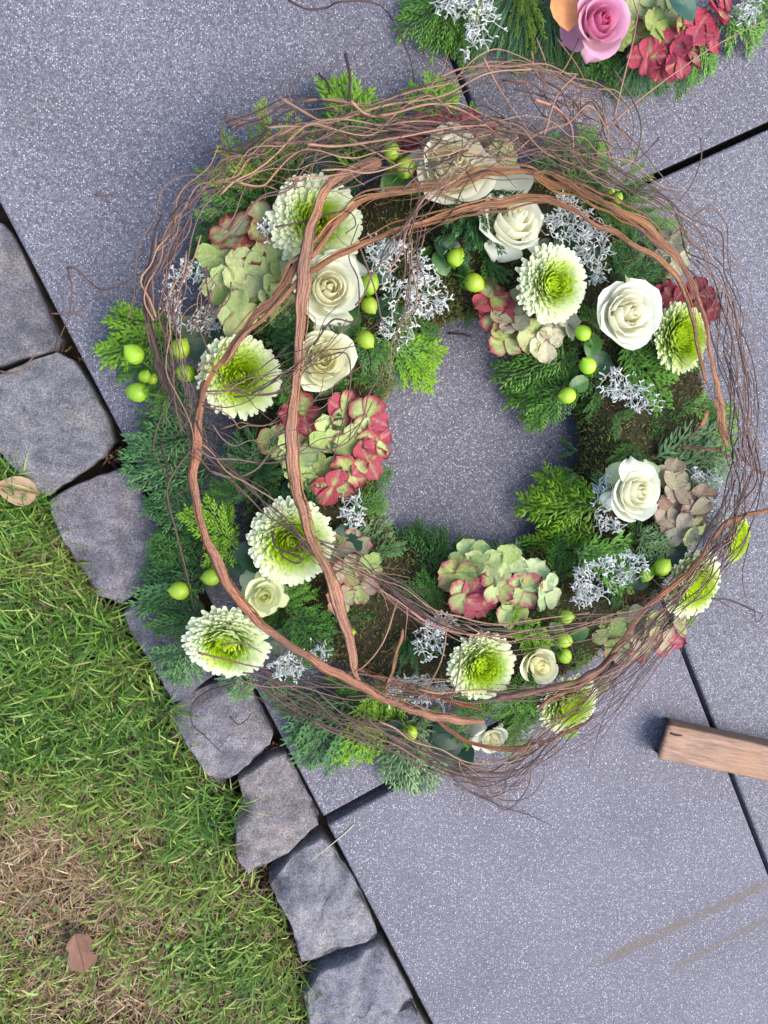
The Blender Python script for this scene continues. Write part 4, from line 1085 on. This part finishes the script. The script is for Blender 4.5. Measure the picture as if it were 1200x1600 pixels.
def bundle(line, spread, count, z, zamp=.008, lmin=.25, lmax=.55, r=(.00034, .00078), kink=.65, tan=.12):
    pl = [Vector((x, y, 0)) for x, y in line]; dense = smooth_path(pl, len(pl)*14); m = len(dense)
    L = sum((dense[i+1]-dense[i]).length for i in range(m-1))
    for _ in range(count):
        ln = U(lmin, lmax); t0 = U(-.06, 1-ln+.06); t0 = clamp(t0, 0, 1-ln*.8); t1 = min(1, t0+ln)
        k = max(5, int((t1-t0)*L/26)); o0 = rnd.gauss(0, .55); s1, s2 = U(0, 100), U(0, 100); zz = rnd.gauss(0, .5)
        drift = U(-.8, .8); P = []
        for i in range(k+1):
            q = i/k; f = (t0+(t1-t0)*q)*(m-1); a = min(int(f), m-2); p = dense[a].lerp(dense[a+1], f-a)
            tg = (dense[a+1]-dense[a]).normalized(); nr = Vector((-tg.y, tg.x, 0))
            off = spread*(o0+drift*(q-.5)+kink*1.6*mn.noise(Vector((q*(t1-t0)*L/85+s1, 0, 0)))+kink*.35*mn.noise(Vector((q*(t1-t0)*L/22+s1, 5, 0))))
            p = p+nr*off
            P.append(at(p.x, p.y, max(.003, z+zamp*(zz+1.3*mn.noise(Vector((q*3+s2, 9, 0)))))))
        c = vary(TAN if rnd.random() < tan else rnd.choice(TW), .18)
        twig(P, U(*r), c)
TOP = [(232, 500), (245, 400), (290, 315), (360, 255), (450, 222), (560, 205), (680, 200), (790, 215), (880, 255), (970, 300), (1060, 360), (1115, 440), (1145, 540), (1165, 650)]
RIGHT = [(1080, 370), (1125, 440), (1150, 540), (1165, 660), (1165, 750), (1130, 840), (1075, 915), (1010, 985), (940, 1060), (860, 1130), (790, 1165)]
bundle(TOP, 34, 44, .085, .014, .2, .45)
bundle([(330, 350), (420, 270), (520, 220), (640, 195), (760, 205), (860, 250), (950, 290)], 36, 22, .09, .014, .3, .6, kink=.9)
bundle(RIGHT, 21, 38, .07, .014, .25, .55)
bundle([(265, 330), (245, 400), (232, 470), (250, 560), (280, 640), (330, 710)], 13, 11, .07, .012, .5, .95)
bundle([(330, 300), (285, 400), (268, 480), (275, 570), (300, 660), (320, 720)], 20, 11, .08, .014, .4, .9)
bundle([(350, 420), (320, 470), (300, 520)], 26, 7, .075, .014, .6, 1, (.0004, .0007), .8)
bundle([(360, 210), (470, 165), (600, 175), (700, 130), (790, 105), (880, 130), (950, 165), (962, 230)], 20, 13, .07, .012, .35, .7, kink=.7, tan=.4)
bundle([(560, 480), (600, 410), (640, 350), (700, 280), (770, 230), (860, 170)], 22, 10, .1, .01, .4, .8, tan=.2)
bundle([(650, 330), (643, 400), (640, 470), (618, 530), (590, 600)], 16, 9, .09, .012, .5, 1)
bundle([(350, 330), (420, 300), (500, 280), (600, 260), (700, 240), (770, 220)], 30, 7, .098, .01, .4, .8, kink=.7)
bundle([(300, 690), (360, 730), (430, 800), (500, 860), (600, 915), (690, 975), (790, 1005), (900, 990), (1010, 965), (1090, 930)], 15, 17, .088, .01, .25, .6)
bundle([(470, 830), (540, 860), (600, 910), (680, 965), (760, 985), (860, 975), (980, 955)], 10, 8, .09, .006, .4, .8)
bundle([(365, 1030), (440, 1070), (520, 1115), (600, 1150), (680, 1185), (760, 1210), (830, 1180), (900, 1120), (980, 1060), (1050, 980)], 17, 26, .055, .014, .3, .6)
bundle([(380, 1045), (470, 1062), (560, 1072), (660, 1080), (760, 1082), (860, 1085), (960, 1055), (1040, 990)], 14, 14, .075, .01, .3, .7)
bundle([(380, 1045), (450, 1100), (540, 1140), (620, 1165), (700, 1210)], 18, 11, .05, .012, .4, .8)
bundle([(310, 600), (380, 610), (460, 570), (520, 530), (600, 480)], 26, 9, .095, .01, .4, .9, (.0004, .0008), .8)
bundle([(300, 660), (370, 700), (450, 680), (540, 640), (580, 560)], 30, 7, .09, .01, .4, .9, (.0004, .0008), .8)
bundle([(680, 1200), (740, 1220), (790, 1240), (830, 1190), (850, 1150)], 26, 9, .025, .008, .5, 1, (.0004, .0008), 1.0)
bundle([(800, 110), (860, 170), (920, 210), (950, 280)], 45, 12, .06, .014, .5, 1, (.0004, .0009), .9, .45)
bundle([(770, 230), (860, 200), (920, 160), (960, 220), (900, 260)], 30, 9, .07, .014, .5, 1, (.0004, .0009), .9, .45)
bundle([(1160, 760), (1150, 850), (1090, 940), (1000, 1060), (920, 1150), (850, 1190)], 12, 10, .04, .01, .4, .8)
# individual twigs read from the photograph
S = [
 ([(540, 84), (547, 120), (545, 155), (540, 190)], .0013, TW[2], .06), ([(498, 115), (512, 130), (515, 147)], .0013, TW[2], .03),
 ([(450, 0), (480, 14), (510, 12), (530, 3), (580, 3), (605, 18), (620, 45), (640, 90), (648, 130)], .0009, TW[2], .03),
 ([(447, 150), (465, 120), (500, 104), (540, 104)], .0004, TW[1], .03), ([(552, 90), (570, 70), (590, 64)], .0005, TW[1], .02),
 ([(438, 153), (475, 175), (510, 195), (545, 215), (590, 240), (640, 270)], .0011, TAN, .09), ([(548, 158), (575, 180), (610, 178), (680, 162), (740, 182), (800, 230)], .0013, TAN, .095),
 ([(430, 215), (470, 195), (520, 190), (600, 165), (690, 150), (760, 115), (830, 108)], .0012, TAN, .085), ([(480, 225), (530, 228), (620, 215), (700, 200), (760, 195)], .0011, TAN, .1),
 ([(960, 180), (975, 120), (990, 60), (1000, 0)], .0009, TAN, .07), ([(958, 190), (1000, 155), (1060, 110), (1120, 70), (1200, 30)], .0007, TAN, .06), ([(962, 195), (1000, 230), (1030, 270), (1055, 295)], .0008, TW[1], .06),
 ([(835, 155), (870, 170), (893, 200), (895, 260)], .0014, (.36, .17, .11), .08), ([(850, 210), (870, 150), (900, 117)], .0010, TAN, .08), ([(755, 90), (775, 130), (800, 170), (822, 200), (832, 228)], .0010, TAN, .085),
 ([(1095, 215), (1095, 250), (1080, 290), (1062, 312)], .0008, TW[1], .03), ([(1030, 215), (1005, 243), (983, 260)], .0006, TW[2], .03), ([(1030, 380), (1060, 360), (1105, 325), (1135, 350), (1137, 400), (1150, 470)], .0008, TW[3], .05),
 ([(105, 418), (118, 420), (140, 440), (160, 453), (190, 445), (215, 430), (235, 440)], .0008, TW[1], .02), ([(105, 418), (112, 450), (108, 490), (95, 525)], .0007, TW[1], .012), ([(80, 490), (120, 488), (140, 470), (160, 465)], .0006, TW[3], .01),
 ([(0, 580), (25, 582), (50, 560), (65, 540)], .0007, TW[3], .006), ([(300, 700), (262, 760), (275, 830), (290, 890), (305, 960)], .0009, TW[1], .05), ([(250, 690), (262, 740), (262, 790), (278, 840), (290, 905)], .0008, TW[2], .04),
 ([(360, 1070), (325, 1080), (302, 1100), (300, 1130), (320, 1150), (345, 1175)], .0009, TW[2], .02), ([(360, 1120), (372, 1132), (385, 1125), (392, 1115)], .0008, TW[2], .006),
 ([(425, 830), (432, 855), (470, 872), (462, 880), (440, 865), (475, 850), (485, 825), (450, 820), (415, 830), (408, 848)], .0008, TW[2], .088), ([(310, 1020), (350, 1030), (390, 1040), (420, 1045)], .0009, TW[1], .085), ([(345, 1008), (380, 1005), (410, 1020)], .0007, TW[1], .085),
 ([(308, 580), (318, 568), (335, 570), (328, 582), (312, 578)], .0009, TAN, .075), ([(620, 940), (600, 1000), (570, 1040), (540, 1055)], .0008, TAN, .09), ([(1100, 935), (1140, 938), (1180, 955), (1192, 960), (1182, 972), (1178, 950)], .0009, TW[2], .03),
 ([(1110, 930), (1150, 955), (1200, 990), (1240, 1005)], .0008, TW[3], .02), ([(1170, 850), (1160, 900), (1170, 950), (1178, 965)], .0007, TW[1], .04), ([(740, 1240), (790, 1262), (830, 1275), (862, 1290)], .0007, TW[2], .006), ([(1060, 985), (1065, 1010), (1062, 1040)], .0006, TW[1], .01),
 ([(875, 1100), (940, 1060), (960, 1080), (940, 1130), (920, 1200)], .0006, TW[2], .01), ([(1150, 500), (1175, 560), (1185, 640), (1180, 720), (1195, 790)], .0008, TW[1], .05), ([(355, 180), (345, 210), (350, 240), (340, 300)], .0008, TW[3], .06),
 ([(352, 180), (400, 190), (440, 198), (470, 190)], .0009, TW[1], .07), ([(330, 560), (300, 500), (240, 480), (235, 430)], .0008, TW[1], .07), ([(255, 640), (240, 700), (262, 745)], .0007, TW[3], .03),
 ([(490, 540), (520, 500), (556, 500), (560, 440), (545, 400), (560, 350)], .0007, TW[2], .095), ([(500, 560), (540, 552), (548, 590), (540, 640), (520, 720)], .0007, TW[1], .09), ([(1090, 870), (1120, 905), (1150, 870)], .0007, TW[1], .06),
 ([(430, 355), (480, 345), (540, 330), (556, 350), (540, 365)], .0007, TW[2], .092), ([(560, 380), (585, 450), (600, 520)], .0008, TW[3], .09), ([(600, 200), (690, 215), (640, 260), (655, 300), (640, 380)], .0009, TW[1], .1),
 ([(665, 260), (700, 255), (730, 270), (745, 300)], .0007, TW[2], .095), ([(660, 235), (690, 275), (720, 235), (740, 265)], .0006, TW[2], .09), ([(720, 1010), (715, 1060), (700, 1110)], .0008, TW[3], .085), ([(700, 960), (690, 1030), (660, 1090)], .0008, TAN, .085),
]
for pts, r, c, z in S:
    n = len(pts); P = []
    for i, (x, y) in enumerate(pts): P.append(at(x, y, max(r, z+.004*math.sin(i*1.7+x))))
    twig(P, r, vary(c, .1), n*6)
if spare.v: spare.build('twig_tangle', M_twig, wreath, kind='stuff')

# ------------------------------------------------------------------ second arrangement at the top edge (goes on above the frame)
mb = MB(); vs = []
c0 = at(950, -150, .0)
for i in range(11):
    t = i/10*math.pi/2
    for k in range(36):
        a = k/36*6.2832; p = c0+Vector((math.cos(a)*.115*math.cos(t), math.sin(a)*.085*math.cos(t), math.sin(t)*.05+.001)); p += Vector((1, 1, 0))*.004*mn.noise(p*60); vs.append(p)
mb.add(vs, [(i*36+k, i*36+(k+1) % 36, (i+1)*36+(k+1) % 36, (i+1)*36+k) for i in range(10) for k in range(36)], (.04, .045, .018))
mb.build('moss_base', M_moss, arr)
F2 = [(720, -20, 635, 55, 'mid', 3, .3), (730, -10, 680, 75, 'mid', 3, .3), (745, 0, 712, 100, 'mid', 3, .2), (790, -10, 770, 90, 'dark', 3, .5), (830, 0, 815, 100, 'dark', 4, .5), (870, 20, 860, 105, 'dark', 4, .5), (815, -20, 812, 80, 'mid', 2, .12),
      (910, 30, 925, 135, 'dark', 5, .5), (950, 40, 970, 140, 'dark', 5, .5), (960, 30, 950, 120, 'mid', 3, .4), (1040, 60, 1030, 150, 'dark', 4, .4), (1010, 40, 1000, 140, 'dark', 3, .4), (1080, 50, 1120, 110, 'mid', 4, .3), (1130, 10, 1180, 75, 'mid', 4, .35), (1170, -20, 1205, 40, 'mid', 3, .4), (760, -60, 690, -10, 'mid', 3, .4), (1150, -80, 1220, -60, 'mid', 3, .5), (950, -200, 940, -300, 'mid', 4, .6), (850, -150, 740, -200, 'dark', 4, .6), (1050, -200, 1150, -260, 'dark', 4, .6), (900, -60, 880, 20, 'dark', 3, .6), (1000, -60, 1010, 20, 'dark', 3, .6)]
for (x0, y0, x1, y1, k, n, s) in F2: fan(arr, x0, y0, x1, y1, k, n, s, .03, .01)
for (x0, y0, x1, y1) in ((795, 0, 740, 110), (800, 10, 775, 95), (780, 0, 715, 80), (1000, 70, 985, 160), (1010, 70, 1010, 162), (860, 10, 900, 100), (850, 30, 840, 110), (820, 20, 790, 110)): frond(arr, x0, y0, x1, y1, 'pine', .032, .02, 1.0, 0)
for (x0, y0, x1, y1) in ((815, -30, 812, 92), (870, -10, 905, 20), (760, -30, 720, 40)): frond(arr, x0, y0, x1, y1, 'jlime', .045, .03, .45, 0)
for i, (x, y, rx, ry, n) in enumerate(((710, 5, 38, 18, 12), (755, 30, 30, 42, 12), (740, 0, 30, 20, 8), (1165, 15, 16, 30, 9), (730, 85, 12, 8, 2))): silver(arr, x, y, rx, ry, n, .045, 70+i)
pr = rose(arr, 934, 36, 44, .062, (0, -.12), (.62, .10, .24), (.80, .42, .58), 'open pink rose at the top edge of the photo', 17, 11)
loose_petal(pr, 950, 10, .055, 44, 30, math.radians(50), .3, (.80, .45, .60), (.86, .66, .72)); loose_petal(pr, 915, 40, .052, 40, 26, math.radians(-150), .2, (.74, .34, .5), (.8, .5, .62)); loose_petal(pr, 935, 60, .05, 36, 24, math.radians(-85), .1, (.78, .4, .55), (.8, .62, .6))
round_leaf(arr, 885, 14, .06, 25, -.1, .1, (.62, .24, .08), .9, 'orange_leaf', 1.0)
round_leaf(arr, 1070, 12, .065, 18, .2, 0, (.02, .07, .045), 1.3, 'dark_leaf', 1.3)
hydrangea(arr, [(1000, 60, .7), (1025, 40, .2, G1), (1020, 70, .4, G1), (1050, 70, .8), (1075, 75, .75, BEI), (1060, 95, .9), (1035, 100, .9), (1090, 45, .9), (1120, 20, .95), (1110, 60, .9), (1045, 15, .1, G2), (1000, 5, .1, G2), (1130, -10, .9), (1070, 40, .6), (1010, 90, .95), (960, 45, .05, G1)], .052,
          'green to crimson hydrangea head beside the pink rose', 28, (G1, PINK), (.34, .028, .06), (.45, .2, .2))
hydrangea(arr, [(900, -80, .2), (940, -100, .3), (980, -90, .2), (1010, -60, .5), (860, -60, .1), (920, -140, .3), (1000, -150, .2), (960, -180, .1)], .055, 'pale hydrangea just above the photo edge', 30, (G1, G2), PINK)
for k, pts in enumerate(([(1000, 30), (990, 0), (985, -40)], [(905, 60), (880, 110), (850, 125), (830, 95)], [(870, 60), (900, 100), (915, 130)], [(838, 60), (850, 90), (860, 120), (880, 130)])):
    twig([at(x, y, .05) for x, y in pts], .0006, vary(TAN, .1), 14, arr)
